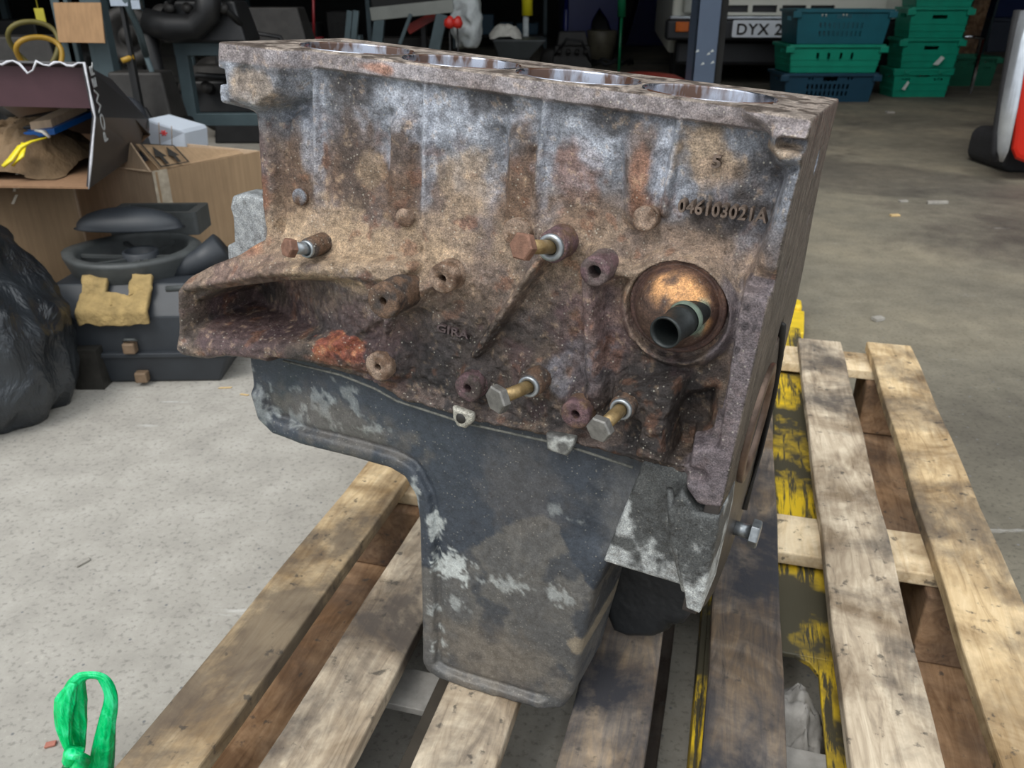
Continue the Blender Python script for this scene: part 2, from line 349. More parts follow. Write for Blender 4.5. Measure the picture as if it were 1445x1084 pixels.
# ================================================================== RAG IN THE GAP, GREEN BAG
def cloth(name, label, cat, c, size, mat, seed, amp=.02, n=36, base=0.02):
    rnd = np.random.RandomState(seed); g = np.linspace(-1, 1, n); X, Y = np.meshgrid(g, g, indexing='ij')
    P = np.stack([X.ravel() * 1.6 + seed, Y.ravel() * 1.6, np.zeros(X.size)], 1)
    a = np.abs(fbm(P, 1.3, 4, seed) - .5) * 2; e = np.maximum(0, 1 - (np.abs(X.ravel()) ** 3 + np.abs(Y.ravel()) ** 3) * .8)
    Zz = base + amp * (e * .8) + amp * 1.1 * (1 - a) * e
    sh = (fbm(P, 2.2, 3, seed + 5) - .5) * .25
    V = np.stack([c[0] + (X.ravel() + sh) * size[0], c[1] + (Y.ravel() + sh) * size[1], c[2] + Zz - base], 1)
    mb = MB(); fs = [(i * n + j, (i + 1) * n + j, (i + 1) * n + j + 1, i * n + j + 1) for i in range(n - 1) for j in range(n - 1)]
    mb.add(V.tolist(), fs, True)
    return mb
Rp = Matrix.Rotation(-pa, 4, 'Z')
rag = cloth('rag', '', '', (.105, .62, .02), (.046, .055), M_rag, 3, .05).xf(Rp)
o = rag.build('rag', M_rag); tag(o, 'crumpled grey rag seen through the slat gap at the tip of the yellow fork', 'rag')
so = o.modifiers.new('th', 'SOLIDIFY'); so.thickness = .002

m, n, b = nodes('green_film'); v = objvec(n, (1, 1, .35))
t = noise(n, 90, 5, 0.6, v, 1.0); r = ramp(n, t.outputs['Fac'], [(0.3, srgb(0, 148, 80)), (0.5, srgb(0, 200, 116)), (0.72, srgb(80, 232, 170))])
n.links.new(r.outputs[0], b.inputs['Base Color']); b.inputs['Roughness'].default_value = 0.22; b.inputs['Subsurface Weight'].default_value = 0.25
b.inputs['Subsurface Radius'].default_value = (.01, .02, .01); b.inputs['Subsurface Scale'].default_value = .3; bump(n, b, t.outputs['Fac'], 0.9, .004); M_green = m
gb = thing('plastic_bag', 'bright green plastic bag with its looped handle knotted, left of the pallet', 'bag', tuple(at(112, 1084, 0)))
g0 = at(112, 1084, 0); g0 = Vector(g0)
def gp(px, py, Y=.60): return aty(px, py, Y - .06) - g0
def ribbon(pts, wid, name, seed):
    # gathered film: a tube of pleats, wide and flat
    mb = MB(); N = 60; rings = []; P = [Vector(p) for p in pts]; K = len(P)
    def cr_(t):
        x = t * (K - 1); i = min(int(x), K - 2); f = x - i; a, b_, c_, d = P[max(i - 1, 0)], P[i], P[i + 1], P[min(i + 2, K - 1)]
        return 0.5 * ((2 * b_) + (c_ - a) * f + (2 * a - 5 * b_ + 4 * c_ - d) * f * f + (3 * b_ - a - 3 * c_ + d) * f ** 3)
    for k in range(N + 1):
        t = k / N; p = cr_(t); tg = (cr_(min(1, t + .01)) - cr_(max(0, t - .01))).normalized()
        u = tg.cross(Vector((0, 1, .3))).normalized(); v_ = tg.cross(u); x = t * (len(wid) - 1); i = min(int(x), len(wid) - 2); wd = wid[i] * (1 - x + i) + wid[i + 1] * (x - i)
        ring = []
        for q in range(28):
            a = 2 * math.pi * q / 28; pl = 1 + .16 * math.sin(a * 9 + t * 5 + seed) + .08 * math.sin(a * 5 - t * 9)
            ring.append(p + (u * math.cos(a) * wd * pl + v_ * math.sin(a) * wd * .42 * pl))
        rings.append(ring)
    mb.rings(rings, True, True, True, True); return mb.build(name, M_green, gb)
ribbon([gp(112, 1062), gp(104, 1020), gp(103, 985), gp(110, 960), gp(126, 953), gp(146, 958), gp(157, 985), gp(152, 1020), gp(146, 1060), gp(140, 1100)],
       [.004, .0115, .0105, .0055, .0048, .0055, .0056, .0068, .009, .011], 'handle', 1)
ribbon([gp(99, 1066, .59), gp(90, 1030, .59), gp(92, 990, .592), gp(104, 965, .594)], [.002, .0065, .008, .003], 'handle', 4)
kn = MB(); kn.tube([gp(98, 1072, .59), gp(100, 1062, .585), gp(112, 1064, .58), gp(118, 1074, .585), gp(108, 1082, .59), gp(96, 1078, .595)], .0065, 12, True); kn.build('knot', M_green, gb)
body = MB(); nn = 30; rings = []
for k in range(22):
    t = k / 21; z = .135 * (1 - t) ** 1.0; base_r = .010 + .10 * math.sin(min(1, t * 1.15) * math.pi / 2) ** 1.4
    z = g0.z * 0 + (gp(112, 1080).z) * (1 - t)
    cxy = gp(112, 1084) * (1 - t) + Vector((-.02, -.19, 0)) * t
    rings.append([Vector((cxy.x + math.cos(2 * math.pi * q / nn) * base_r * (1 + .12 * math.sin(7 * 2 * math.pi * q / nn + t * 2)), cxy.y + math.sin(2 * math.pi * q / nn) * base_r * (1 + .1 * math.sin(5 * 2 * math.pi * q / nn)), z)) for q in range(nn)])
body.rings(rings, True, True, True, True); body.build('bag_body', M_green, gb)

# ================================================================== ENGINE BLOCK
def rotm(a, b, c):
    ca, sa, cb, sb, cc, sc = np.cos(a), np.sin(a), np.cos(b), np.sin(b), np.cos(c), np.sin(c)
    return np.array([[ca, -sa, 0], [sa, ca, 0], [0, 0, 1]]) @ np.array([[cb, 0, sb], [0, 1, 0], [-sb, 0, cb]]) @ np.array([[1, 0, 0], [0, cc, -sc], [0, sc, cc]])
EM = rotm(-.4498, .0733, -.026); ET = np.array([.1543, .4384, CAMH - .0594])   # frame of the block: x along the crank, y away, z up, origin = near right deck corner
M4 = Matrix([[*EM[i], ET[i]] for i in range(3)] + [[0, 0, 0, 1]])
engine = thing('engine_block', 'rusty cast iron four cylinder engine block with black oil pan standing on the pallet', 'engine')
engine.matrix_world = M4
eo = EM.T @ (CAMP - ET)
def q(px, py, y=0.0):
    """photo pixel -> (x, z) on the block's plane y"""
    d = EM.T @ ray(px, py); t = (y - eo[1]) / d[1]; p = eo + d * t; return (p[0], p[2])
def q3(px, py, y): a = q(px, py, y); return (a[0], y, a[1])

def surface_nets(S, org, h):
    nx, ny, nz = S.shape; sg = S < 0
    a = sg[:-1, :-1, :-1].astype(np.int8)
    cnt = np.zeros_like(a)
    for i in (0, 1):
        for j in (0, 1):
            for k_ in (0, 1): cnt += sg[i:nx - 1 + i, j:ny - 1 + j, k_:nz - 1 + k_]
    I = np.argwhere((cnt > 0) & (cnt < 8)); idx = np.full(cnt.shape, -1, np.int32); idx[I[:, 0], I[:, 1], I[:, 2]] = np.arange(len(I))
    acc = np.zeros((len(I), 3)); num = np.zeros(len(I)); C = [(i, j, k_) for i in (0, 1) for j in (0, 1) for k_ in (0, 1)]
    for c0 in C:
        for ax in range(3):
            if c0[ax]: continue
            c1 = list(c0); c1[ax] = 1
            s0 = S[I[:, 0] + c0[0], I[:, 1] + c0[1], I[:, 2] + c0[2]]; s1 = S[I[:, 0] + c1[0], I[:, 1] + c1[1], I[:, 2] + c1[2]]
            m_ = (s0 < 0) != (s1 < 0); t = np.where(m_, s0 / np.where(m_, s0 - s1, 1), 0)
            p = np.array(c0, float)[None].repeat(len(I), 0); p[:, ax] += t; acc += p * m_[:, None]; num += m_
    V = (I + acc / num[:, None]) * h + np.array(org)
    F = []
    for ax in range(3):
        sl0 = [slice(1, -1)] * 3; sl1 = [slice(1, -1)] * 3; sl0[ax] = slice(0, -1); sl1[ax] = slice(1, None)
        A = sg[tuple(sl0)]; B = sg[tuple(sl1)]; E = np.argwhere(A != B); off = np.ones(3, int); off[ax] = 0; E = E + off
        inn = sg[E[:, 0], E[:, 1], E[:, 2]]; u, v_ = [(1, 2), (2, 0), (0, 1)][ax]
        def cell(du, dv):
            e = E.copy(); e[:, u] -= du; e[:, v_] -= dv; return idx[e[:, 0], e[:, 1], e[:, 2]]
        Q = np.stack([cell(1, 1), cell(0, 1), cell(0, 0), cell(1, 0)], 1); Q[~inn] = Q[~inn][:, ::-1]; F.append(Q)
    return V, np.concatenate(F)
def np_mesh(name, V, F, mat, parent, smooth=True):
    me = bpy.data.meshes.new(name); me.vertices.add(len(V)); me.vertices.foreach_set('co', V.astype(np.float32).ravel())
    me.loops.add(F.size); me.loops.foreach_set('vertex_index', F.astype(np.int32).ravel())
    me.polygons.add(len(F)); me.polygons.foreach_set('loop_start', np.arange(0, F.size, 4, dtype=np.int32))
    me.polygons.foreach_set('use_smooth', np.full(len(F), smooth)); me.update(calc_edges=True); me.validate()
    me.materials.append(mat); o = bpy.data.objects.new(name, me); COL.objects.link(o); o.parent = parent; return o
def seg2(X, Z, a, b_):
    dx, dz = b_[0] - a[0], b_[1] - a[1]; L2 = dx * dx + dz * dz + 1e-12; t = np.clip(((X - a[0]) * dx + (Z - a[1]) * dz) / L2, 0, 1)
    return np.hypot(X - a[0] - t * dx, Z - a[1] - t * dz), t
def poly2(X, Z, P):
    d = np.full(X.shape, 9.); ins = np.zeros(X.shape, bool); N = len(P)
    for i in range(N):
        a, b_ = P[i], P[(i + 1) % N]; d = np.minimum(d, seg2(X, Z, a, b_)[0])
        c_ = (a[1] > Z) != (b_[1] > Z); xi = (b_[0] - a[0]) * (Z - a[1]) / (b_[1] - a[1] + 1e-12) + a[0]; ins ^= c_ & (X < xi)
    return np.where(ins, -d, d)
def smax(a, b_, k_): h_ = np.maximum(k_ - np.abs(a - b_), 0) / k_; return np.maximum(a, b_) + h_ * h_ * k_ * .25
def smin(a, b_, k_): return -smax(-a, -b_, k_)

M_cast = vcol_mat('rusty_cast_iron', 0.25, 0.32, 0.36, 0.9, 0.5, bd=.0018)
M_pan = vcol_mat('stained_oil_pan', 0.15, 0.36, 0.30, 0.45, 0.22, 700, .0010, .5)
M_alloy = vcol_mat('corroded_alloy', 0.45, 0.42, 0.3, 0.6, 0.2)

def col(c): return np.array(srgb(*c)[:3])
def paint(o, V, fn):
    C = fn(V); me = o.data; at_ = me.color_attributes.new('Col', 'FLOAT_COLOR', 'POINT')
    at_.data.foreach_set('color', np.concatenate([np.clip(C, 0, 1), np.ones((len(V), 1))], 1).astype(np.float32).ravel())
# stains of the casting and shade painted into its hollows: (pixel centre, radii, colour, strength), measured on the wall at y = .03
def patch(V, W2, px, py, rx, ry, y=.03, soft=.32, rag_=.75):
    c = q(px, py, y); r1 = q(px + rx, py, y); r2 = q(px, py + ry, y)
    ax = abs(r1[0] - c[0]); az = abs(r2[1] - c[1])
    d = np.sqrt(((V[:, 0] - c[0]) / ax) ** 2 + ((V[:, 2] - c[1]) / az) ** 2) + (W2 - .5) * 2 * rag_
    return 1 - sst(d, 1 - soft, 1 + soft)
GREY, LITE, BROWN, TAN, DARK, OIL_SHADE, RUST, ORANGE, PURPLE, WARM = [col(c) for c in ((122, 126, 134), (182, 188, 200), (104, 82, 66), (168, 146, 120), (66, 58, 54), (50, 47, 48), (126, 84, 60), (192, 124, 80), (98, 76, 80), (148, 128, 112))]
def cast_colour(V):
    n1 = fbm(V, 45, 5, 1); n2 = fbm(V, 90, 4, 9); n3 = fbm(V, 22, 4, 21); n4 = fbm(V, 260, 3, 33)
    C = GREY[None] * np.ones((len(V), 1)); z = V[:, 2]; x = V[:, 0]
    def mx(C, c, w_): return C + (c - C) * w_[:, None]
    C = mx(C, LITE, sst(n1, .50, .68) * .65)
    zz = z + (n1 - .5) * .05
    C = mx(C, BROWN, sst(-zz, .048, .085) * .75)                       # brown below the water jacket
    C = mx(C, TAN, sst(n3, .46, .62) * sst(-zz, .05, .10) * .45)
    for (px, py, rx, ry, c_, s_) in (
        # rust tongues on the jacket pads, brown fields between
        (425, 250, 24, 62, BROWN, .7), (500, 235, 40, 85, BROWN, .75), (505, 250, 24, 70, DARK, .55), (567, 245, 28, 80, BROWN, .85), (565, 200, 20, 36, DARK, .5),
        (655, 265, 34, 60, TAN, .55), (735, 255, 28, 72, BROWN, .9), (732, 205, 20, 26, DARK, .5), (810, 245, 34, 42, RUST, .6), (815, 300, 46, 30, BROWN, .6),
        (903, 230, 24, 62, BROWN, .7), (905, 245, 13, 34, ORANGE, .28), (908, 290, 20, 22, RUST, .6), (1000, 225, 48, 40, TAN, .8), (1010, 250, 40, 22, WARM, .5),
        (640, 165, 50, 36, LITE, .55), (545, 150, 30, 30, LITE, .45), (700, 140, 50, 26, LITE, .4), (850, 190, 34, 45, LITE, .55), (935, 235, 14, 60, LITE, .6), (445, 180, 14, 80, LITE, .5), (603, 200, 12, 90, LITE, .5), (772, 210, 10, 70, LITE, .4),
        (370, 240, 18, 90, PURPLE, .45), (380, 270, 14, 24, RUST, .7), (400, 330, 50, 22, TAN, .8), (480, 330, 60, 40, TAN, .7), (560, 350, 90, 35, TAN, .6), (370, 340, 20, 14, ORANGE, .5), (520, 240, 16, 30, TAN, .4),
        (330, 385, 80, 14, WARM, .8), (450, 375, 120, 10, TAN, .7), (260, 420, 22, 30, WARM, .5), (640, 420, 70, 40, WARM, .25), (620, 330, 60, 30, TAN, .4),
        (350, 440, 110, 42, DARK, .75), (400, 480, 80, 20, OIL_SHADE, .5), (290, 490, 60, 22, DARK, .5), (540, 470, 70, 40, PURPLE, .5), (560, 500, 90, 34, OIL_SHADE, .7),
        (700, 500, 110, 60, OIL_SHADE, .65), (740, 430, 60, 50, DARK, .6), (690, 400, 50, 40, WARM, .3), (850, 480, 60, 90, PURPLE, .6), (850, 500, 40, 34, GREY, .35), (800, 520, 16, 24, LITE, .35),
        (930, 560, 90, 70, DARK, .85), (960, 520, 70, 40, OIL_SHADE, .6), (1020, 300, 60, 34, DARK, .75), (1070, 250, 34, 50, DARK, .6), (960, 350, 80, 22, WARM, .5), (1070, 370, 26, 26, WARM, .6),
        (480, 500, 40, 20, ORANGE, .0), (1115, 205, 26, 9, TAN, .7), (395, 120, 30, 24, TAN, .5), (505, 128, 34, 22, OIL_SHADE, .7), (480, 170, 20, 60, DARK, .4), (690, 140, 34, 24, OIL_SHADE, .8), (860, 168, 36, 26, OIL_SHADE, .8), (1020, 170, 40, 10, OIL_SHADE, .6), (420, 95, 20, 10, DARK, .5)):  # dark patches below the deck lip: shade of the bays painted into the colour
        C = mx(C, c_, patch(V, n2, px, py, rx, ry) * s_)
    # rail band under the deck: rosy grey, orange spot
    band = sst(z, -.0135, -.0110) * (V[:, 1] < .06); C = mx(C, col((152, 138, 134)), band * .6); C = mx(C, ORANGE, patch(V, n2, 535, 95, 22, 8) * .5)
    # crisp flaked rust
    e = (patch(V, n2, 478, 495, 32, 18, .005, .06, .9)); C = mx(C, col((170, 98, 78)), e * .85); C = mx(C, ORANGE, e * sst(n4, .5, .6) * .6)
    e = patch(V, n2, 500, 520, 60, 7, .005, .2, .6); C = mx(C, RUST, e * .7)
    C = mx(C, OIL_SHADE, sst(n1, .56, .62) * sst(-zz, .17, .21) * .75); C = mx(C, PURPLE, sst(n3, .54, .64) * sst(-zz, .12, .17) * .5)
    C = mx(C, RUST, sst(n2, .62, .70) * sst(-zz, .03, .08) * .45); C = mx(C, TAN, sst(n4, .66, .74) * .35)
    # flange strip: even purple grey; ends machined
    fl = sst(x, -.034, -.028) * (z < -.09) * (V[:, 1] < .02); C = mx(C, col((104, 97, 102)), fl * .8)
    # deck: machined face, brown oily film; bores
    dk = (z > -.0012); C[dk] = (col((150, 138, 128)) * (.55 + .8 * n1[dk][:, None]) + .02); 
    C[dk] = C[dk] + (col((66, 54, 46)) - C[dk]) * sst(n2[dk], .50, .60)[:, None] * .8
    ef = (x > -.0012); C[ef] = col((116, 106, 97)) * (.15 + 1.45 * fbm(V[ef] * np.array([1, 6, .7]), 60, 4, 5)[:, None])
    ho = sst(-z, .16, .26)[:, None]; C[ef] = C[ef] * (.75 - .4 * ho[ef])
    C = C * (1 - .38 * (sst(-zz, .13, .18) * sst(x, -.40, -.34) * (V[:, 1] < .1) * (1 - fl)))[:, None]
    return C * (0.58 + .84 * n4[:, None])

h = .0014
ox, oy, oz = -.520, -.022, -.302
xs = np.arange(ox, .006, h); ys = np.arange(oy, .225, h); zs = np.arange(oz, .004, h)
X, Z = np.meshgrid(xs, zs, indexing='ij')
Y = np.full(X.shape, .0315)
def up(mask, t): 
    global Y; Y = Y + (t - Y) * mask
def seg_up(p0, p1, yy, hw, wd, t, hw2=None):
    d, tt = seg2(X, Z, q(*p0, yy), q(*p1, yy)); H_ = hw if hw2 is None else hw + (hw2 - hw) * tt
    tgt = t if not isinstance(t, tuple) else t[0] + (t[1] - t[0]) * tt
    up(1 - sst(d, H_ - wd * .5, H_ + wd), tgt)
def poly_up(P, yy, wd, t, sm=0):
    d = poly2(X, Z, [q(*p, yy) for p in P]); up(1 - sst(d, -wd * .5, wd * .5), t)
def blur(A, r):
    k_ = np.exp(-np.linspace(-2, 2, 2 * r + 1) ** 2); k_ /= k_.sum()
    for ax in (0, 1):
        P_ = np.pad(A, [(r, r) if a == ax else (0, 0) for a in (0, 1)], 'edge'); A = sum(w_ * (P_[i:i + A.shape[0]] if ax == 0 else P_[:, i:i + A.shape[1]]) for i, w_ in enumerate(k_))
    return A
# jacket wall undulates between the cylinders, hollow under the lip
for k_ in range(5):
    cx_ = -.360 + .088 * k_; w_ = np.exp(-((X - cx_) / .017) ** 2)
    Y += .007 * w_ * sst(Z, -.100, -.050) * (1 - sst(Z, -.038, -.030))
Y -= .004 * np.exp(-((X + .22) / .3) ** 2) * 0
# crankcase swells towards the viewer
low = sst(-Z, .075, .140); Y += (.022 - Y) * low
low2 = sst(-Z, .150, .235); Y += (.016 - Y) * low2
# the shelf left of centre, top of the mount bracket
sh = sst(-Z, .118, .165) * (1 - sst(X, -.36, -.24)); Y += (.004 - Y) * sh
# pads (tongues)
for px, y0_, y1_ in ((424, 180, 272), (567, 182, 300), (735, 196, 330), (903, 196, 300)): seg_up((px, y0_), (px - 1, y1_), .03, .0085, .006, .0262)
# left column and its edge
seg_up((372, 160), (384, 330), .02, .0075, .010, .018); seg_up((400, 165), (408, 320), .03, .002, .003, .026)
Y = blur(Y, 2)
# vertical ribs
for (a, b_) in (((446, 88), (449, 300)), ((604, 108), (598, 362)), ((772, 140), (752, 322)), ((961, 165), (938, 300))): seg_up(a, b_, .03, .0018, .0030, .0262)
# lip under the deck
lipm = sst(Z, -.0130, -.0108); up(lipm, .0255)
# ribs of the lower wall
seg_up((757, 372), (665, 505), .008, .0026, .0035, (.006, .010), .0022)
seg_up((826, 400), (838, 565), .008, .0042, .0050, (.008, .008), .0055)
seg_up((855, 385), (900, 392), .008, .0030, .0035, .010)
seg_up((545, 445), (535, 505), .008, .0022, .0035, .010)
# boss roots
BOSS = [  # face centre px, radius m, y face, y root, hole radius, name
    ((539, 426), .0128, -.018, .026, .0030), ((623, 394), .0108, .004, .030, .0030), ((838, 384), .0098, -.001, .026, .0042),
    ((532, 519), .0112, .000, .016, .0029), ((659, 549), .0106, -.001, .018, .0030), ((811, 586), .0106, -.002, .018, .0031)]
BB = [((434, 350), .0078, .000, .030), ((778, 349), .0106, .004, .032), ((745, 545), .0092, -.002, .022), ((877, 577), .0088, -.004, .018)]
for (p, r, yf, yr, *_) in BOSS + [(p, r, yf, yr) for p, r, yf, yr in BB]:
    c_ = q(*p, yf); d = np.hypot(X - c_[0], Z - c_[1]); up((1 - sst(d, r * .8, r * 1.9)) * .7, yr - .012)
# ring round the coolant cover
c_ = q(952, 443, .010); d = np.hypot(X - c_[0], Z - c_[1]); RC = c_
up(1 - sst(d, .0325, .041), .012); up(1 - sst(d, .0310, .0325), .021)
# right flange
def flange_poly():
    return [(1106, 245), (1090, 300), (1062, 372), (1043, 408), (1038, 440), (1003, 690), (985, 720), (1060, 760), (1200, 300), (1160, 230)]
poly_up(flange_poly(), .002, .006, .014)
poly_up([(1046, 412), (1078, 420), (1100, 440), (1045, 720), (992, 716), (1004, 688), (1038, 450)], -.002, .0022, -.0015)
seg_up((1120, 262), (1082, 372), .004, .004, .008, .004)
# corner lug with the notch
poly_up([(1082, 165), (1175, 172), (1150, 246), (1090, 238), (1080, 215)], .0, .012, .001)
poly_up([(1045, 150), (1175, 160), (1172, 185), (1080, 185), (1045, 165)], .008, .008, .010)
# left head
poly_up([(300, 50), (402, 50), (404, 100), (392, 138), (372, 152), (300, 156)], .003, .012, .003)
poly_up([(300, 50), (345, 52), (348, 90), (338, 96), (338, 118), (345, 140), (300, 150)], .0, .004, -.001)
seg_up((346, 104), (352, 142), .0, .004, .004, .004)
# starter pad, lower right corner, pocket between
poly_up([(940, 575), (1002, 560), (988, 672), (938, 666)], .01, .010, .034)
poly_up([(872, 545), (958, 540), (950, 580), (936, 602), (935, 668), (893, 656), (905, 602), (884, 590)], .003, .006, .003)
poly_up([(905, 600), (938, 600), (942, 672), (893, 660)], .0, .003, -.003)
poly_up([(972, 628), (1040, 628), (1040, 722), (980, 716), (962, 690)], .0, .008, -.001)
seg_up((900, 648), (990, 668), .006, .004, .004, .006)
# mount bracket: rim and hollow
poly_up([(225, 395), (262, 395), (375, 366), (470, 372), (560, 385), (560, 400), (470, 500), (520, 520), (300, 520), (225, 520)], -.002, .012, .003)
CH = [(272, 428), (300, 410), (385, 398), (470, 392), (560, 396), (610, 408), (570, 450), (490, 486), (380, 486), (300, 472), (272, 462)]
dch = poly2(X, Z, [q(*p, .0) for p in CH])
tgt = .072 - .062 * sst(X, -.48, -.27); up(1 - sst(dch, -.008, .001), tgt)
seg_up((262, 406), (375, 384), -.004, .0030, .005, (-.006, -.006)); seg_up((375, 384), (560, 386), -.004, .0030, .005, (-.006, .008))
seg_up((256, 415), (258, 490), -.004, .0032, .006, -.006); seg_up((262, 492), (380, 499), -.004, .0065, .008, (-.008, -.004)); seg_up((380, 499), (520, 522), .0, .005, .008, (-.004, .010))
# bottom rail
for a, b_ in (((400, 506), (480, 524)), ((480, 524), (560, 560)), ((560, 560), (660, 590)), ((660, 590), (800, 622)), ((800, 622), (960, 662))): seg_up(a, b_, .010, .0035, .0035, .0095)
# cast oval emblem field
ce = q(640, 468, .015); a1 = q(672, 476, .015); ang = math.atan2(a1[1] - ce[1], a1[0] - ce[0]); u_ = (X - ce[0]) * math.cos(ang) + (Z - ce[1]) * math.sin(ang); v_ = -(X - ce[0]) * math.sin(ang) + (Z - ce[1]) * math.cos(ang)
de = np.hypot(u_ / .0165, v_ / .0072); Y -= .0016 * np.exp(-((de - 1) / .16) ** 2)
Y = blur(Y, 1)
poly_up([(1095, 195), (1185, 206), (1180, 221), (1093, 213)], .0, .0012, .017)

OUT = [(308, 52, 0), (308, 96, 0), (316, 98, 0), (319, 118, 0), (309, 119, 0), (311, 141, 0), (322, 152, .004), (352, 168, .016), (357, 200, .02), (364, 262, .02), (372, 322, .018), (368, 340, .015),
       (330, 362, .004), (290, 378, 0), (256, 394, -.004), (243, 412, -.004), (243, 488, -.004), (252, 500, -.004), (285, 511, -.004), (320, 502, 0), (345, 500, .006), (400, 507, .010), (480, 526, .010),
       (528, 544, .008), (560, 563, .010), (655, 593, .010), (800, 625, .010), (893, 656, .006), (894, 664, .0), (936, 672, .0), (960, 676, .004), (984, 716, .0), (1026, 726, .0)]
P = [q(a, b_, y_) for a, b_, y_ in OUT] + [(.02, -.245), (.02, .02), (-.395, .02)]
sil = poly2(X, Z, P)
sil = np.where(Z > -.004, np.minimum(sil, np.where(X > -.392, -.002, sil)), sil)
n2d = (fbm(np.stack([X.ravel(), Z.ravel(), 0 * X.ravel()], 1), 120, 3, 3) - .5).reshape(X.shape) * .0012
# rounder outline
S = np.empty((len(xs), len(ys), len(zs)), np.float32)
gx = xs[:, None, None]; gy = ys[None, :, None]; gz = zs[None, None, :]
front = ((Y[:, None, :] - gy) * .75).astype(np.float32)
silr = (sil + n2d)[:, None, :].astype(np.float32)
# behind the front face the bracket and head are set back further
back = (gy - (.146 + .060 * sst(gx, -.022, -.016) * sst(-gz, .03, .17)) - np.zeros_like(gx)).astype(np.float32)
kk = (.0055 - .0030 * (sst(-gx, .375, .385) * sst(gz, -.065, -.055))).astype(np.float32); S = smax(smax(front, silr, kk), back, .004)
# narrow machined rims keep a crisp edge at the deck and the end face
S = np.maximum(S, (gz - 0).astype(np.float32)); S = np.maximum(S, gx.astype(np.float32))
b0 = -.071; BY = .075; BR = .0405
for k_ in range(4):
    cxb = b0 - .088 * k_; i0, i1 = np.searchsorted(xs, (cxb - .046, cxb + .046)); j0, j1 = np.searchsorted(ys, (BY - .046, BY + .046)); z0i = np.searchsorted(zs, -.040)
    dd = np.hypot(xs[i0:i1, None, None] - cxb, ys[None, j0:j1, None] - BY) - (BR + .0012)
    cut = np.maximum(dd, -.034 - zs[None, None, z0i:]); S[i0:i1, j0:j1, z0i:] = np.maximum(S[i0:i1, j0:j1, z0i:], -cut)
def drill(c, r, z1, ax=2):
    i0, i1 = (np.searchsorted(xs, (c[0] - r - .004, c[0] + r + .004)) if ax == 2 else (np.searchsorted(xs, -z1 - .004), len(xs)))
    j0, j1 = np.searchsorted(ys, (c[1] - r - .004, c[1] + r + .004)); 
    if ax == 2: k0, k1 = np.searchsorted(zs, -z1 - .004), len(zs); dd = np.hypot(xs[i0:i1, None, None] - c[0], ys[None, j0:j1, None] - c[1]) - r; cut = np.maximum(dd, -z1 - zs[None, None, k0:k1])
    else: k0, k1 = np.searchsorted(zs, (c[2] - r - .004, c[2] + r + .004)); dd = np.hypot(ys[None, j0:j1, None] - c[1], zs[None, None, k0:k1] - c[2]) - r; cut = np.maximum(dd, -z1 - xs[i0:i1, None, None])
    S[i0:i1, j0:j1, k0:k1] = np.maximum(S[i0:i1, j0:j1, k0:k1], -cut)
for k_ in range(5):
    xb = b0 + .044 - .088 * k_
    if k_ == 0: xb -= .006
    drill((xb, .118, 0), .0058, .03)
for xx, yy in ((-.016, .045), (-.018, .085), (-.020, .122), (-.115, .037), (-.290, .037), (-.205, .121), (-.030, .060), (-.372, .06), (-.375, .10)): drill((xx, yy, 0), .0038, .02)
for yy, zz, r in ((.094, -.034, .008), (.060, -.095, .006), (.120, -.160, .010), (.130, -.075, .006)): drill((0, yy, zz), r, .02, 0)
drill((0, .095, -.232), .052, .012, 0); drill((0, .095, -.232), .040, .03, 0)
V, F_ = surface_nets(S, (xs[0], ys[0], zs[0]), h)
print('casting', len(V))
# pitted skin: push vertices in and out along y on rough faces
rough = (V[:, 2] < -.003) & (V[:, 0] < -.003)
V2 = V.copy()
crust = sst(-V[:, 2], .10, .17) * (.25 + .75 * sst(V[:, 0], -.33, -.27)); fl = (V[:, 0] > -.030) & (V[:, 2] < -.10)
amp = (.0007 + .0016 * crust) * rough * np.where(fl, .15, 1.0)
front_w = 1 - sst(V[:, 1], .03, .07)
V2[:, 1] += (fbm(V, 240, 3, 2) - .5) * amp * 2.2 * front_w
cr_n = fbm(V, 110, 3, 44); V2[:, 1] -= sst(cr_n, .52, .58) * .0011 * crust * rough * (~fl) * front_w
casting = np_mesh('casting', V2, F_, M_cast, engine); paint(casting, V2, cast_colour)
del S, front, silr, back

# cylinder liners
M_bore, n, b = nodes('worn_cylinder_bore'); v = objvec(n, (1, 1, .4)); t = noise(n, 26, 5, .6, v)
r = ramp(n, t.outputs['Fac'], [(.46, srgb(84, 60, 48)), (.54, srgb(176, 180, 192))]); n.links.new(r.outputs[0], b.inputs['Base Color']); r = ramp(n, t.outputs['Fac'], [(.46, (.1, .1, .1)), (.54, (.95, .95, .95))]); n.links.new(r.outputs[0], b.inputs['Metallic']); b.inputs['Roughness'].default_value = .22
for k_ in range(4):
    mb = MB(); R0 = BR + .0014
    mb.lathe([(R0, -.0335), (R0, -.0008), (BR + .0012, .0003), (BR + .0004, .0002), (BR, -.0010), (BR, -.0335)], (b0 - .088 * k_, BY, 0), (0, 0, 1), 64)
    mb.build('cylinder_bore', M_bore, engine)
M_piston = simple('sooty_piston', srgb(50, 42, 38), 0.6, 0.3, 0.3, 60)
for k_ in range(4):
    mb = MB(); dz = -.028; mb.lathe([(0.0001, dz), (BR - .003, dz), (BR - .0006, dz - .002), (BR - .0006, -.0335)], (b0 - .088 * k_, BY, 0), (0, 0, 1), 40)
    mb.build('piston', M_piston, engine)

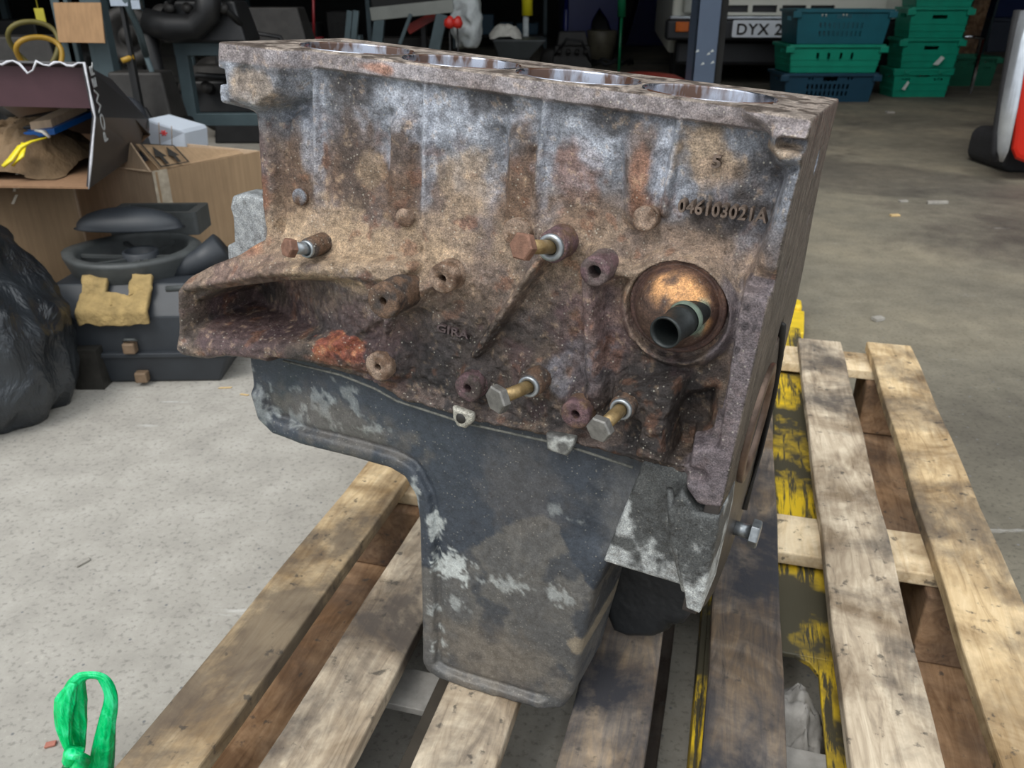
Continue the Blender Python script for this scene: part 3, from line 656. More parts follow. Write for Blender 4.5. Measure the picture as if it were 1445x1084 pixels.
# lathe parts of the side wall
def rough_lathe(name, prof, p, mat, colfn, n=44, amp=.0004, ax=(0, -1, 0), parent=None):
    mb = MB(); P2 = []
    for i in range(len(prof) - 1):
        a, b_ = prof[i], prof[i + 1]; ns = max(1, int(math.hypot(b_[0] - a[0], b_[1] - a[1]) / .0016))
        for t in range(ns): P2.append((a[0] + (b_[0] - a[0]) * t / ns, a[1] + (b_[1] - a[1]) * t / ns))
    P2.append(prof[-1]); mb.lathe(P2, p, ax, n)
    V = np.array(mb.v); D = (fbm(V, 300, 3, 5) - .5) * 2 * amp; Cn = np.array(p); R_ = V - Cn; R_[:, 1] = 0; L_ = np.linalg.norm(R_, axis=1, keepdims=True) + 1e-9
    V = V + R_ / L_ * D[:, None]; V[:, 1] += (fbm(V, 320, 3, 6) - .5) * amp
    mb.v = [tuple(v_) for v_ in V]; o = mb.build(name, mat, parent or engine); paint(o, np.array([v_.co[:] for v_ in o.data.vertices]), colfn); return o
def tint(c1, c2, s=3, fr=150):
    def f(V):
        n_ = fbm(V, fr, 4, s); return c1[None] + (c2 - c1)[None] * sst(n_, .38, .62)[:, None]
    return f
PADC = [(BROWN, DARK), (BROWN, WARM), (col((98, 86, 84)), PURPLE), (BROWN, WARM), (DARK, PURPLE), (PURPLE, BROWN)]
for (p, r, yf, yr, hr), (ca, cb) in zip(BOSS, PADC):
    x_, z_ = q(*p, yf); L_ = yr - yf
    pr = [(hr, -.016), (hr, -.0009), (hr + .0008, -.0001), (r - .0012, 0), (r - .0002, -.0012), (r * 1.03, -L_ * .75), (r * 1.25, -L_ - .002), (r * 1.35, -L_ - .012)]
    o = rough_lathe('mounting_boss', [(a, b_) for a, b_ in pr], (x_, yf, z_), M_cast, tint(ca, cb, 3 + int(r * 1e5)))
    mb = MB(); mb.lathe([(.0001, -.012), (hr + .0001, -.012)], (x_, yf, z_), (0, -1, 0), 16); mb.build('threaded_hole', M_black, o)
for p, r, yy in (((421, 279), .0064, .0225), ((569, 308), .0066, .0220), ((727, 330), .0098, .0200), ((908, 310), .0076, .0205)):
    x_, z_ = q(*p, yy); rough_lathe('core_plug', [(.0001, 0), (r * .5, .0001), (r - .0006, 0), (r, -.001), (r * 1.02, -.006), (r * 1.1, -.018)], (x_, yy, z_), M_cast, tint(BROWN, GREY if p[0] < 430 else WARM, 8))
M_steel = simple('plated_steel', srgb(150, 155, 158), 0.35, 0.75, 0.3, 120, 0.15)
M_ybolt = simple('yellow_zinc_shank', srgb(146, 124, 86), 0.4, 0.6, 0.35, 160, 0.25)
M_oldhead = simple('dull_bolt_head', srgb(118, 116, 112), 0.5, 0.6, 0.3, 200, 0.2)
M_rusthead = simple('rusty_bolt_head', srgb(124, 92, 76), 0.7, 0.35, 0.35, 200, 0.3)
def hexhead(mb, c, ax, r, t):
    c = Vector(c); ax = Vector(ax).normalized(); u = ax.orthogonal().normalized(); v_ = ax.cross(u); R_ = []
    for rr, hh in ((r, 0), (r, t * .82), (r * .90, t), (r * .55, t * 1.01)):
        R_.append([c + ax * hh + (u * math.cos(math.pi * i / 3 + .3) + v_ * math.sin(math.pi * i / 3 + .3)) * rr for i in range(6)])
    mb.rings(R_, True, True, True, False)
BOLTS = [  # boss face px / y / boss r, head px / y / head r, shank material, head mat
    ((434, 351), .000, .0078, .030, (412, 350), -.012, .0074, M_steel, M_rusthead, 'rusty bolt head close to its washer'),
    ((778, 349), .004, .0106, .032, (741, 348), -.022, .0090, M_ybolt, M_rusthead, 'bolt with rusty orange head and yellow shank'),
    ((747, 545), -.002, .0092, .022, (706, 562), -.026, .0100, M_ybolt, M_oldhead, 'bolt with dull grey head and rusty shank'),
    ((877, 577), -.004, .0088, .018, (849, 603), -.030, .0088, M_ybolt, M_oldhead, 'bolt with dull grey head and yellow shank')]
for (p, yf, r, yr, hp, hy, hr, ms, mh, lb) in BOLTS:
    x_, z_ = q(*p, yf); L_ = yr - yf
    rough_lathe('mounting_boss', [(.0001, -.0002), (r - .0012, 0), (r - .0002, -.0012), (r * 1.04, -L_ * .75), (r * 1.3, -L_ - .002), (r * 1.4, -L_ - .012)], (x_, yf, z_), M_cast, tint(BROWN, PURPLE if p[0] == 778 else DARK, 12))
    hx, hz = q(*hp, hy); a = Vector((x_, yf, z_)); hd = Vector((hx, hy, hz)); ax = (hd - a).normalized()
    mb = MB(); mb.cyl(a - ax * .004, hd, .0045, n=24); bo = mb.build('bolt', ms, engine); bo['label'] = lb
    mb = MB(); hexhead(mb, hd - ax * .001, ax, hr, .0062); mb.build('bolt_head', mh, bo, .0003)
    mb = MB(); mb.lathe([(.0047, .0004), (.0047, .0024), (r * .80, .0026), (r * .84, .0012), (r * .84, 0)], a, (0, -1, 0), 32); mb.build('washer', M_steel, bo)

# coolant cover: domed cap in its ring with a stub pipe
M_brass = vcol_mat('brassy_rust_cap', 0.2, 0.42, 0.3, 0.6, 0.15)
dx, dz = q(951, 437, .008); DR = .0262
prof = [(.0285, .012), (.0288, .014), (.0270, .0150), (.0252, .0148), (.0246, .0155), (.0240, .020)] 
dome = [(DR * math.cos(t), .0145 + .0235 * math.sin(t)) for t in np.linspace(0.05, math.pi / 2 * .995, 16)]
def dome_col(V):
    n_ = fbm(V, 120, 4, 4); C = col((74, 56, 47))[None] * np.ones((len(V), 1)); w_ = sst(V[:, 2] - dz + .6 * (V[:, 0] - dx), -.004, .014) * sst(n_, .34, .52)
    C = C + (col((196, 146, 96)) - C) * w_[:, None] * (.5 + .5 * sst(n_, .44, .56))[:, None]; C = C + (col((70, 50, 44)) - C) * (sst(np.hypot(V[:, 0] - dx, V[:, 2] - dz), .0205, .0262) * .95)[:, None]
    t_ = patch(V, fbm(V, 200, 3, 8), 985, 452, 9, 26, -.006, .3, .3); return C + (col((110, 140, 125)) - C) * (t_ * .8)[:, None]
cy0 = .034
o = rough_lathe('coolant_cap', [(.0304, .006), (.0306, .0125), (.0298, .0138), (.0278, .0138), (.0268, .0128)] + [(r_, h_ - .0015) for r_, h_ in dome], (dx, cy0 - .006, dz), M_brass, dome_col, 64, .0003)
pa_ = Vector(q3(972, 446, -.004)); pb_ = Vector(q3(938, 470, -.034)); ax = (pb_ - pa_).normalized(); Lp = (pb_ - pa_).length
M_pipe = simple('dark_stub_pipe', srgb(34, 38, 38), 0.45, 0.3, 0.3, 90, 0.2); M_verd = simple('verdigris_collar', srgb(92, 104, 92), 0.7, 0.2, 0.3, 200, 0.2)
mb = MB(); mb.lathe([(.0092, -.014), (.0092, Lp * .30), (.0098, Lp * .34), (.0098, Lp * .42), (.0090, Lp * .46), (.0091, Lp - .004), (.0096, Lp - .002), (.0095, Lp), (.0084, Lp), (.0080, Lp - .004), (.0078, -.010), (.0001, -.010)], pa_, ax, 40)
mb.build('stub_pipe', M_pipe, o)
mb = MB(); mb.lathe([(.0090, .002), (.0106, .003), (.0108, .0055), (.0096, .0068)], pa_, ax, 40); mb.build('pipe_collar', M_verd, o)

# raised casting marks
def text(s, px, py, px2, py2, size, yy, ext, mat, name, parent=engine, dy=0.0):
    cu = bpy.data.curves.new(name, 'FONT'); cu.body = s; cu.size = size; cu.extrude = ext; cu.bevel_depth = size * .012; cu.offset = size * .012; cu.space_character = 1.08
    t = bpy.data.objects.new(name, cu); COL.objects.link(t); dg = bpy.context.evaluated_depsgraph_get(); me = bpy.data.meshes.new_from_object(t.evaluated_get(dg)); bpy.data.objects.remove(t)
    o = bpy.data.objects.new(name, me); COL.objects.link(o); me.materials.clear(); me.materials.append(mat); o.parent = parent
    x0, z0 = q(px, py, yy); x1, z1 = q(px2, py2, yy); a = math.atan2(z1 - z0, x1 - x0); Lw = math.hypot(x1 - x0, z1 - z0)
    wd = max(v_.co.x for v_ in me.vertices) or 1; k_ = Lw / wd
    o.matrix_local = Matrix.Translation((x0, yy + dy, z0)) @ Matrix.Rotation(-a, 4, 'Y') @ Matrix.Rotation(math.pi / 2, 4, 'X') @ Matrix.Diagonal((k_, 1, 1, 1))
    return o
M_mark = simple('cast_mark', srgb(104, 90, 80), 0.6, 0.3, 0.4, 150, 0.4)
text('046103021A', 958, 297, 1083, 313, .0105, .0262, .0040, M_mark, 'part_number')
text('5', 1003, 235, 1017, 237, .0100, .0300, .0022, M_mark, 'casting_digit')
text('GIRA', 617, 466, 662, 478, .0080, .0185, .0014, simple('cast_mark_oily', srgb(84, 72, 72), 0.5, 0.3, 0.3, 150, 0.4), 'foundry_mark')
M_stamp = simple('stamped_mark', srgb(70, 64, 66), 0.6, 0.2, 0.2, 100, 0)
text('X', 1048, 437, 1057, 438, .0050, -.0021, .0002, M_stamp, 'stamped_digit'); text('61', 1044, 462, 1064, 468, .0062, -.0021, .0002, M_stamp, 'stamped_digit'); text('0', 1034, 497, 1042, 499, .0062, -.0021, .0002, M_stamp, 'stamped_digit')

# ------------------------------------------------------------------ oil pan
hp_ = .0020
xs = np.arange(-.440, .004, hp_); ys = np.arange(-.014, .230, hp_); zs = np.arange(-.550, -.205, hp_)
gx = xs[:, None, None]; gy = ys[None, :, None]; gz = zs[None, None, :]
X, Z = np.meshgrid(xs, zs, indexing='ij')
def base_z(x, y): return (-.504 + .0733 * x + .026 * y) / .997
OUTP = [(338, 496, .014), (350, 560, .016), (362, 592, .018), (382, 614, .018), (420, 628, .018), (500, 648, .018), (552, 661, .020), (574, 672, .022), (590, 695, .024), (596, 730, .025), (598, 930, .026), (604, 942, .026),
        (628, 958, .027), (770, 1005, .033), (792, 1003, .033), (806, 985, .034), (843, 829, .030), (872, 770, .028), (960, 690, .02), (984, 676, .012)]
PP = [q(a, b_, y_) for a, b_, y_ in OUTP] + [(.0, -.222), (-.2, -.225), (-.40, -.236)]
sil = poly2(X, Z, PP)
# steps near both bottoms: the rim bulges 2 mm beyond the wall
Yf = .021 + .004 * sst(-Z, .30, .50) + .008 * sst(X, -.21, -.10) * sst(-Z, .36, .52)
Yf = Yf + .006 * np.exp(-((X + .36) / .05) ** 2) * 0
d1, _ = seg2(X, Z, q(385, 600, .018), q(545, 645, .020)); d2, _ = seg2(X, Z, q(612, 918, .026), q(785, 978, .033))
Yf += .0030 * (sil < -.011) * 0
rim = sst(sil, -.0155, -.0132) * np.clip(sst(-Z, .278, .285) , 0, 1) * (1 - sst(X, -.118, -.105))
Yf -= .0050 * rim; Yf += .0022 * np.exp(-((sil + .0168) / .0022) ** 2) * sst(-Z, .278, .285) * (1 - sst(X, -.118, -.105))
# vertical dent / drawn flute from the rail
for (a, b_, dp, w_) in (((430, 530), (400, 590), .005, .016), ((515, 530), (512, 600), -.0025, .008), ((870, 660), (840, 760), .006, .014), ((590, 560), (585, 640), .002, .02)):
    d, tt = seg2(X, Z, q(*a, .02), q(*b_, .02)); Yf += dp * np.exp(-(d / w_) ** 2)
Yf = blur(Yf, 1)
S = smax((Yf[:, None, :] - gy) * .9, sil[:, None, :] + 0 * gy, .0075)
S = smax(S, gy - .142 + 0 * gx + .02 * sst(-gz, .30, .55), .02)
# rail lip
lip = np.maximum(np.maximum(.012 - gy, gy - .15), np.maximum(np.abs(poly2(X, Z, PP))[:, None, :] * 0 - .001, 0 * gy)) 
S = np.maximum(S, (base_z(gx, gy) - gz))
V, F_ = surface_nets(S.astype(np.float32), (xs[0], ys[0], zs[0]), hp_)
print('pan', len(V))
V[:, 1] += (fbm(V, 130, 3, 12) - .5) * .0010
PB, PW, PL_ = col((54, 60, 68)), col((98, 96, 92)), col((188, 194, 192))
def pan_colour(V):
    n1 = fbm(V, 30, 5, 2); n2 = fbm(V, 90, 4, 6); n3 = fbm(V, 220, 3, 7); C = PB[None] * (.9 + .3 * n1[:, None])
    def mx(C, c, w_): return C + (c - C) * w_[:, None]
    e0 = q(600, 790, .026); e1 = q(790, 735, .026); x, z = V[:, 0], V[:, 2]
    # tide mark: rises left to right, then falls at the right
    tide = np.interp(x, [-.30, -.226, -.205, -.180, -.155, -.130, -.115, -.10, 0], [q(600, 792, .026)[1], q(600, 790, .026)[1], q(650, 788, .026)[1], q(700, 770, .026)[1], q(735, 738, .026)[1], q(800, 735, .026)[1], q(825, 752, .026)[1], q(835, 800, .026)[1], -.45])
    w_ = 1 - sst(z - tide + (n2 - .5) * .012, -.0012, .0012); w_ = w_ * (x > -.235)
    C = mx(C, PW * (1) , w_ * (.62 + .3 * sst(n1, .4, .6)))
    C = mx(C, PB * .95, w_ * sst(n1, .54, .64) * .75)
    for (px, py, rx, ry, s_) in ((640, 800, 22, 18, .9), (618, 740, 9, 16, .8), (640, 850, 20, 10, .5), (770, 835, 45, 12, .5), (700, 822, 30, 8, .5), (616, 870, 10, 30, .6), (620, 905, 8, 16, .7), (410, 580, 22, 16, .4), (520, 600, 26, 10, .45), (455, 575, 40, 22, .35),
                             (590, 690, 7, 18, .7), (500, 560, 30, 18, .3), (790, 720, 30, 10, .3), (370, 515, 10, 10, .5), (380, 560, 16, 30, .35)):
        C = mx(C, PL_, patch(V, n3, px, py, rx, ry, .024, .25, 1.3) * s_ * (sst(n2, .50, .55) * .8 if s_ < .75 else 1))
    C = mx(C, col((148, 136, 116)), patch(V, n3, 822, 912, 18, 14, .03, .15, .4) * .7); C = mx(C, col((128, 116, 100)), patch(V, n2, 700, 930, 90, 45, .03, .5, .6) * .35)
    C = mx(C, col((110, 102, 92)), patch(V, n2, 735, 690, 60, 60, .02, .5, .8) * .22); C = mx(C, col((120, 118, 114)), patch(V, n2, 900, 740, 60, 70, .02, .5, .8) * .4)
    C = mx(C, col((120, 112, 100)), patch(V, n2, 470, 600, 90, 30, .02, .5, 1.0) * .4)
    return C * (.85 + .3 * n3[:, None])
pan = np_mesh('oil_pan', V, F_, M_pan, engine); paint(pan, V, pan_colour); pan['label'] = 'black and grey stained deep oil pan'
del S

# alloy end casting: gusset, column, ring behind the end face
def alloy_col(V):
    n1 = fbm(V, 60, 5, 2); n3 = fbm(V, 200, 3, 7); C = col((78, 80, 80))[None] + (col((166, 170, 170)) - col((78, 80, 80)))[None] * sst(n1 + .30 * sst(-V[:, 2], .25, .33) + .10 * sst(V[:, 0], -.03, -.005) - .14 , .46, .62)[:, None]
    return C * (.8 + .4 * n3[:, None])
def dense_prism(name, P2, y0, y1, mat, cf, parent, ndiv=26, rnd=.002):
    xs_ = np.array([p[0] for p in P2]); zs_ = np.array([p[1] for p in P2]); hh = .0013
    ax_ = np.arange(xs_.min() - .006, xs_.max() + .006, hh); az_ = np.arange(zs_.min() - .006, zs_.max() + .006, hh); ay_ = np.arange(y0 - .006, y1 + .006, hh * 1.0)
    X_, Z_ = np.meshgrid(ax_, az_, indexing='ij'); s_ = poly2(X_, Z_, P2)[:, None, :]; g_ = ay_[None, :, None]
    S_ = smax(smax(s_ + 0 * g_, y0 - g_ + 0 * s_, rnd * 2), g_ - y1, rnd * 2)
    V, F = surface_nets(S_.astype(np.float32), (ax_[0], ay_[0], az_[0]), hh); V[:, 1] += (fbm(V, 160, 3, 3) - .5) * .0010
    o = np_mesh(name, V, F, mat, parent); paint(o, V, cf); return o
dense_prism('gusset', [q(*p, .006) for p in ((848, 797), (868, 745), (898, 672), (905, 652), (960, 664), (1000, 700), (1010, 722), (985, 850), (968, 834))], .009, .030, M_alloy, alloy_col, pan)
dense_prism('end_column', [q(*p, -.001) for p in ((962, 690), (982, 722), (1016, 728), (1012, 760), (988, 866), (968, 858), (966, 838), (955, 800), (940, 720))], -.003, .050, M_alloy, alloy_col, pan)
mb = MB(); mb.tube([q3(945, 690, .002), q3(952, 760, .001), q3(966, 832, .001)], [.003, .0045, .003], 10, flat=.8); o = mb.build('web_rib', M_alloy, pan); paint(o, np.array(mb.v), alloy_col)
# small lug and pad on the rail
dense_prism('rail_lug', [q(*p, .002) for p in ((637, 573), (668, 584), (668, 596), (656, 606), (644, 602), (638, 590))], .001, .008, M_alloy, lambda V: col((170, 168, 158))[None] * (.7 + .6 * fbm(V, 300, 3, 3)[:, None]), pan)
mb = MB(); x_, z_ = q(650, 591, .0008); mb.lathe([(.0001, 0), (.0038, 0), (.0042, -.0006)], (x_, .0006, z_), (0, -1, 0), 20); mb.build('lug_hole', M_black, pan)
dense_prism('rail_pad', [q(*p, .003) for p in ((769, 612), (811, 620), (808, 634), (800, 645), (771, 636))], .002, .012, M_pan, tint(col((84, 84, 82)), col((150, 152, 148)), 4), pan)
# gasket
gp_ = [(400, 509), (480, 529), (528, 548), (560, 566), (655, 597), (800, 629), (893, 660)]
mb = MB(); mb.tube([Vector(q3(a, b_, .0125)) for a, b_ in gp_], .0010, 8); o = mb.build('gasket', simple('grey_gasket', srgb(92, 92, 86), .7, 0, .5, 260, .4), engine)
# front alloy housing behind the left edge
dense_prism('front_housing', [q(*p, .055) for p in ((331, 276), (345, 271), (362, 273), (380, 280), (385, 372), (325, 372), (324, 345), (334, 340), (332, 304), (328, 292))], .050, .075, M_alloy, lambda V: col((150, 154, 156))[None] * (.65 + .7 * fbm(V, 110, 4, 3)[:, None]), engine, rnd=.003)
# rear cover: dark dished plate low behind the gusset
mb = MB(); cpts = [(846, 850), (863, 893), (886, 902), (922, 902), (942, 894), (948, 886), (962, 886), (972, 874), (978, 848), (1000, 800), (960, 740), (880, 740)]
P2 = [q(a, b_, .120) for a, b_ in cpts]
M_cover = simple('black_cover', srgb(40, 42, 44), 0.45, 0.2, 0.3, 40, .2)
dense_prism('rear_cover', P2, .118, .145, M_cover, tint(col((38, 40, 43)), col((60, 60, 60)), 3, 40), engine, rnd=.006)
# end plate on the flywheel end with its bolt and seal ring
M_plate = vcol_mat('oily_end_plate', 0.35, 0.3, 0.3, 0.4, 0.2)
mb = MB(); zc = -.225
def endp(zz, y_): return (y_, zz)
EP = [(.000, -.240), (-.001, -.331), (.020, -.345), (.060, -.368), (.100, -.385), (.150, -.385), (.190, -.372), (.207, -.340), (.200, -.285), (.180, -.240), (.150, -.205), (.12, -.215), (.09, -.222), (.05, -.232)]
inner = [(.095 + .048 * math.cos(t), -.300 + .050 * math.sin(t)) for t in np.linspace(0, 2 * math.pi, 28, endpoint=False)]
mb.prism(EP, 0, -.011, -.001); o = mb.build('end_plate', simple('oily_end_plate_iron', srgb(58, 54, 52), .4, .4, .4, 50, .3), engine, .001)
mb = MB(); mb.lathe([(.046, 0), (.046, .0035), (.040, .0045), (.036, .002), (.036, -.006)], (-.001, .100, -.225), (1, 0, 0), 48); mb.build('seal_ring', simple('rusty_seal_ring', srgb(96, 78, 66), .4, .5, .4, 60, .2), engine)
mb = MB(); mb.tube([(.0008, .112, -.150), (.001, .155, -.19), (.001, .186, -.24), (.001, .198, -.30), (.001, .180, -.35)], .003, 8, flat=.5); mb.build('sealant_bead', M_black, engine)
bpx = q(1040, 752, .13); 
def on_x(px, py, x_):
    d = EM.T @ ray(px, py); t = (x_ - eo[0]) / d[0]; p = eo + d * t; return p
b1 = Vector(q3(1030, 751, .150)); b2 = Vector((b1.x + .0165, .150, b1.z + .006)); b1.z += .006
mb = MB(); mb.cyl(b1, b2, .0062, n=24); bo = mb.build('bolt', M_steel, engine); bo['label'] = 'long steel bolt sticking out of the end face'
mb = MB(); hexhead(mb, b2, (1, 0, 0), .0125, .0075); mb.build('bolt_head', M_steel, bo, .0004)

# ================================================================== NEAR LEFT: heater unit, boxes, bin bag
M_hp = simple('dusty_black_plastic', srgb(42, 46, 51), 0.5, 0, 0.2, 14, 0.1)
M_hp2 = simple('scuffed_grey_plastic', srgb(62, 65, 65), 0.55, 0, 0.25, 30, 0.15)
M_in = simple('deep_black_plastic', srgb(20, 21, 22), 0.6, 0, 0.2, 20, 0)
M_foam = simple('old_yellow_foam', srgb(150, 128, 84), 0.95, 0, 0.3, 40, 0.6, bd=.006)
M_clip = simple('brown_steel_clip', srgb(120, 100, 80), 0.6, 0.3, 0.2, 60, 0.1)
p0 = at(96, 541); p1 = at(312, 538)
hang = math.atan2(p1.y - p0.y, p1.x - p0.x); HW = (p1 - p0).length
heater = thing('heater_unit', 'black plastic car heater box with round fan intake and foam patch', 'heater', p0, hang)
HI = (Matrix.Translation(p0) @ Matrix.Rotation(hang, 4, 'Z')).inverted()
def hz(px, py, Y): return (HI @ aty(px, py, p0.y + Y))
zt1 = hz(95, 440, 0).z; zt2 = hz(110, 400, .05).z
zf = hz(190, 500, 0).z
mb = MB(); mb.tbox((0, HW, 0, .30), (-.012, HW + .03, -.012, .31), 0, zf); mb.build('base_tray', M_hp, heater, .006)
mb = MB(); mb.prism([(-.004, zf), (-.004, zt1 - .01), (.006, zt1), (.045, zt2), (.34, zt2 - .01), (.34, zf)], 0, -.006, HW + .004); mb.build('housing', M_hp, heater, .004)
mb = MB(); mb.box(-.018, HW + .034, -.016, .31, zf - .004, zf + .006); mb.build('seam_flange', M_hp, heater, .002)
ir = (hz(276, 345, .17).x - hz(100, 345, .17).x) / 2 - .018; ic = hz(189, 345, .17); ic.y = ir + .045; zr = zt2 + .036
mb = MB(); oct_ = [(ic.x + math.cos(t) * (ir + .022) * (1 + .05 * math.cos(4 * t)), ic.y + math.sin(t) * (ir + .016)) for t in np.linspace(0, 2 * math.pi, 32, endpoint=False)]
N_ = 32; A_ = [(x_, y_, zt2 - .01) for x_, y_ in [(ic.x + (x_ - ic.x) * .9, ic.y + (y_ - ic.y) * .88) for x_, y_ in oct_]]; B_ = [(x_, y_, zr - .004) for x_, y_ in oct_]; C_ = [(x_, y_, zr + .004) for x_, y_ in oct_]
D_ = [(ic.x + math.cos(t) * ir, ic.y + math.sin(t) * ir, zr + .006) for t in np.linspace(0, 2 * math.pi, 32, endpoint=False)]
E_ = [(ic.x + math.cos(t) * (ir - .006), ic.y + math.sin(t) * (ir - .006), zr - .004) for t in np.linspace(0, 2 * math.pi, 32, endpoint=False)]
F2 = [(ic.x + math.cos(t) * (ir - .010), ic.y + math.sin(t) * (ir - .010), zr - .06) for t in np.linspace(0, 2 * math.pi, 32, endpoint=False)]
mb.rings([A_, B_, C_, D_, E_, F2], True, False, True, True); mb.build('intake_ring', M_hp2, heater)
mb = MB(); mb.lathe([(.0001, 0), (ir - .012, 0)], (ic.x, ic.y, zr - .055), (0, 0, 1), 32); mb.build('fan_well', M_in, heater)
mb = MB(); mb.lathe([(.036, -.05), (.036, -.006), (.032, -.003), (.030, -.006), (.030, -.03), (.0001, -.03)], (ic.x + .01, ic.y + .01, zr), (0, 0, 1), 28); mb.build('motor_hub', M_hp, heater)
for a_ in (185, 232, 285, 305, 350, 60, 120):
    t = math.radians(a_); mb = MB(); d_ = Vector((math.cos(t), math.sin(t), 0)); s_ = Vector((-d_.y, d_.x, 0)) * .004; c_ = Vector((ic.x, ic.y, zr)); q0 = c_ + d_ * .034 + Vector((.01, .01, -.020)); q1_ = c_ + d_ * (ir - .008) + Vector((0, 0, -.012))
    mb.hexa([q0 - s_, q1_ - s_, q1_ + s_, q0 + s_, q0 - s_ + Vector((0, 0, .006)), q1_ - s_ + Vector((0, 0, .006)), q1_ + s_ + Vector((0, 0, .006)), q0 + s_ + Vector((0, 0, .006))]); mb.build('spoke', M_hp2, heater)
# half dome flap over the back of the intake
mb = MB(); fc = hz(183, 319, .20); rr = (hz(255, 319, .20).x - hz(110, 319, .20).x) / 2; rings = []
for i in range(12):
    t = math.pi / 2 * i / 11; rad = rr * math.cos(t) + .001; zz = .040 * math.sin(t); rings.append([(fc.x + rad * math.cos(a), fc.y + rad * .40 * math.sin(a), fc.z + zz) for a in np.linspace(0, 2 * math.pi, 36, endpoint=False)])
mb.rings([[(x_ * 1.06 - fc.x * .06, y_ * 1.0, fc.z - .003) for x_, y_, z_ in rings[0]]] + rings, True, True, True, True); mb.build('flap_dome', M_hp, heater)
# rectangular outlet frame behind
oc0 = hz(172, 291, .335); oc1 = hz(284, 291, .335); zo = oc0.z
mb = MB(); fr = [(oc0.x, oc0.y), (oc1.x, oc1.y), (oc1.x - .01, oc1.y - .075), (oc0.x - .02, oc0.y - .075)]
ou = rectpoly(oc0.x - .01, oc1.x + .006, oc0.y - .065, oc0.y + .03, .008); inn = rectpoly(oc0.x + .010, oc1.x - .014, oc0.y - .052, oc0.y + .016, .004)
n_ = len(ou); mb.rings([[(a, b_, zo - .05) for a, b_ in ou], [(a, b_, zo) for a, b_ in ou], [(a, b_, zo) for a, b_ in inn], [(a, b_, zo - .03) for a, b_ in inn]], True, False, True, False); mb.build('outlet_frame', M_hp2, heater)
# elbow duct on the right
e0 = hz(250, 388, .12); e1 = hz(286, 368, .13); e2 = hz(314, 348, .14)
mb = MB(); mb.tube([e0, (e0 + e1) * .5 + Vector((0, 0, .004)), e1, e2], [.020, .023, .027, .031], 20); mb.build('duct_elbow', M_hp, heater)
mb = MB(); mb.tube([hz(235, 408, -.012), hz(300, 404, -.012)], .006, 12); mb.build('pivot_rod', M_hp2, heater)
# U shaped foam patch draped over the front shoulder
fx0_, fx1_ = hz(108, 420, 0).x, hz(206, 420, 0).x
g = 40; rs = np.linspace(0, 1, g); Vv = []; 
for i in range(g):
    for j in range(g):
        u, v_ = i / (g - 1), j / (g - 1); x_ = fx0_ + (fx1_ - fx0_) * u; s_ = v_ * .085
        if s_ < .045: yy_ = .050 - s_ * .9; zz_ = zt2 - (s_) * (zt2 - zt1) / .045 + .012
        else: yy_ = .006 - .014 * min(1, (s_ - .045) / .012); zz_ = zt1 + .010 - (s_ - .045) * .8
        nn_ = float(fbm(np.array([[x_, yy_, zz_]]), 40, 3, 2)[0] - .5); Vv.append((x_ + nn_ * .006, yy_ - nn_ * .012 - .002, zz_ + nn_ * .010))
mb = MB(); fs = [(i * g + j, (i + 1) * g + j, (i + 1) * g + j + 1, i * g + j + 1) for i in range(g - 1) for j in range(g - 1) if not (.34 < i / (g - 1) < .68 and j / (g - 1) < .34)]
mb.add(Vv, fs, True); o = mb.build('foam_patch', M_foam, heater); so = o.modifiers.new('th', 'SOLIDIFY'); so.thickness = .010; so.offset = 1
for (px, py) in ((183, 492), (200, 533)):
    c_ = hz(px, py, -.012); mb = MB(); mb.box(c_.x - .012, c_.x + .012, -.024, -.004, c_.z - .010, c_.z + .012); mb.build('spring_clip', M_clip, heater, .003)
mb = MB(); c_ = hz(183, 482, -.012); mb.tube([(c_.x - .014, -.012, c_.z), (c_.x - .008, -.018, c_.z + .004), (c_.x + .008, -.018, c_.z + .004), (c_.x + .014, -.012, c_.z)], .003, 8); mb.build('clip_loop', M_hp2, heater)

# cardboard
def card_mat(name, c):
    m, n, b = nodes(name); v = objvec(n, (40, 40, 2)); t = noise(n, 3, 3, 0.5, v); t2 = noise(n, 5, 4, .6, objvec(n))
    r = ramp(n, t.outputs['Fac'], [(0.35, tuple(x * .90 for x in c[:3]) + (1,)), (0.65, tuple(min(1, x * 1.06) for x in c[:3]) + (1,))])
    c2 = mix(n, 0.7, r.outputs[0], ramp(n, t2.outputs['Fac'], [(.35, (.80, .78, .76)), (.6, (1.06, 1.05, 1.04))]).outputs[0], 'MULTIPLY')
    n.links.new(c2, b.inputs['Base Color']); b.inputs['Roughness'].default_value = .85; bump(n, b, t.outputs['Fac'], .15, .002); return m
M_card = card_mat('corrugated_card', srgb(198, 172, 144)); M_card2 = card_mat('brown_shade_card', srgb(158, 132, 102)); M_cardin = card_mat('inner_card', srgb(140, 108, 80))
M_tape = simple('clear_parcel_tape', srgb(172, 160, 142), 0.2, 0, .2, 60, .1)
M_ink = simple('black_ink', srgb(42, 38, 34), .8, 0, .1, 50, 0)
def panel(mb, a, b_, c_, d_, th=.005):
    a, b_, c_, d_ = map(Vector, (a, b_, c_, d_)); n_ = (b_ - a).cross(d_ - a).normalized() * th
    mb.hexa([a, b_, c_, d_, a + n_, b_ + n_, c_ + n_, d_ + n_])
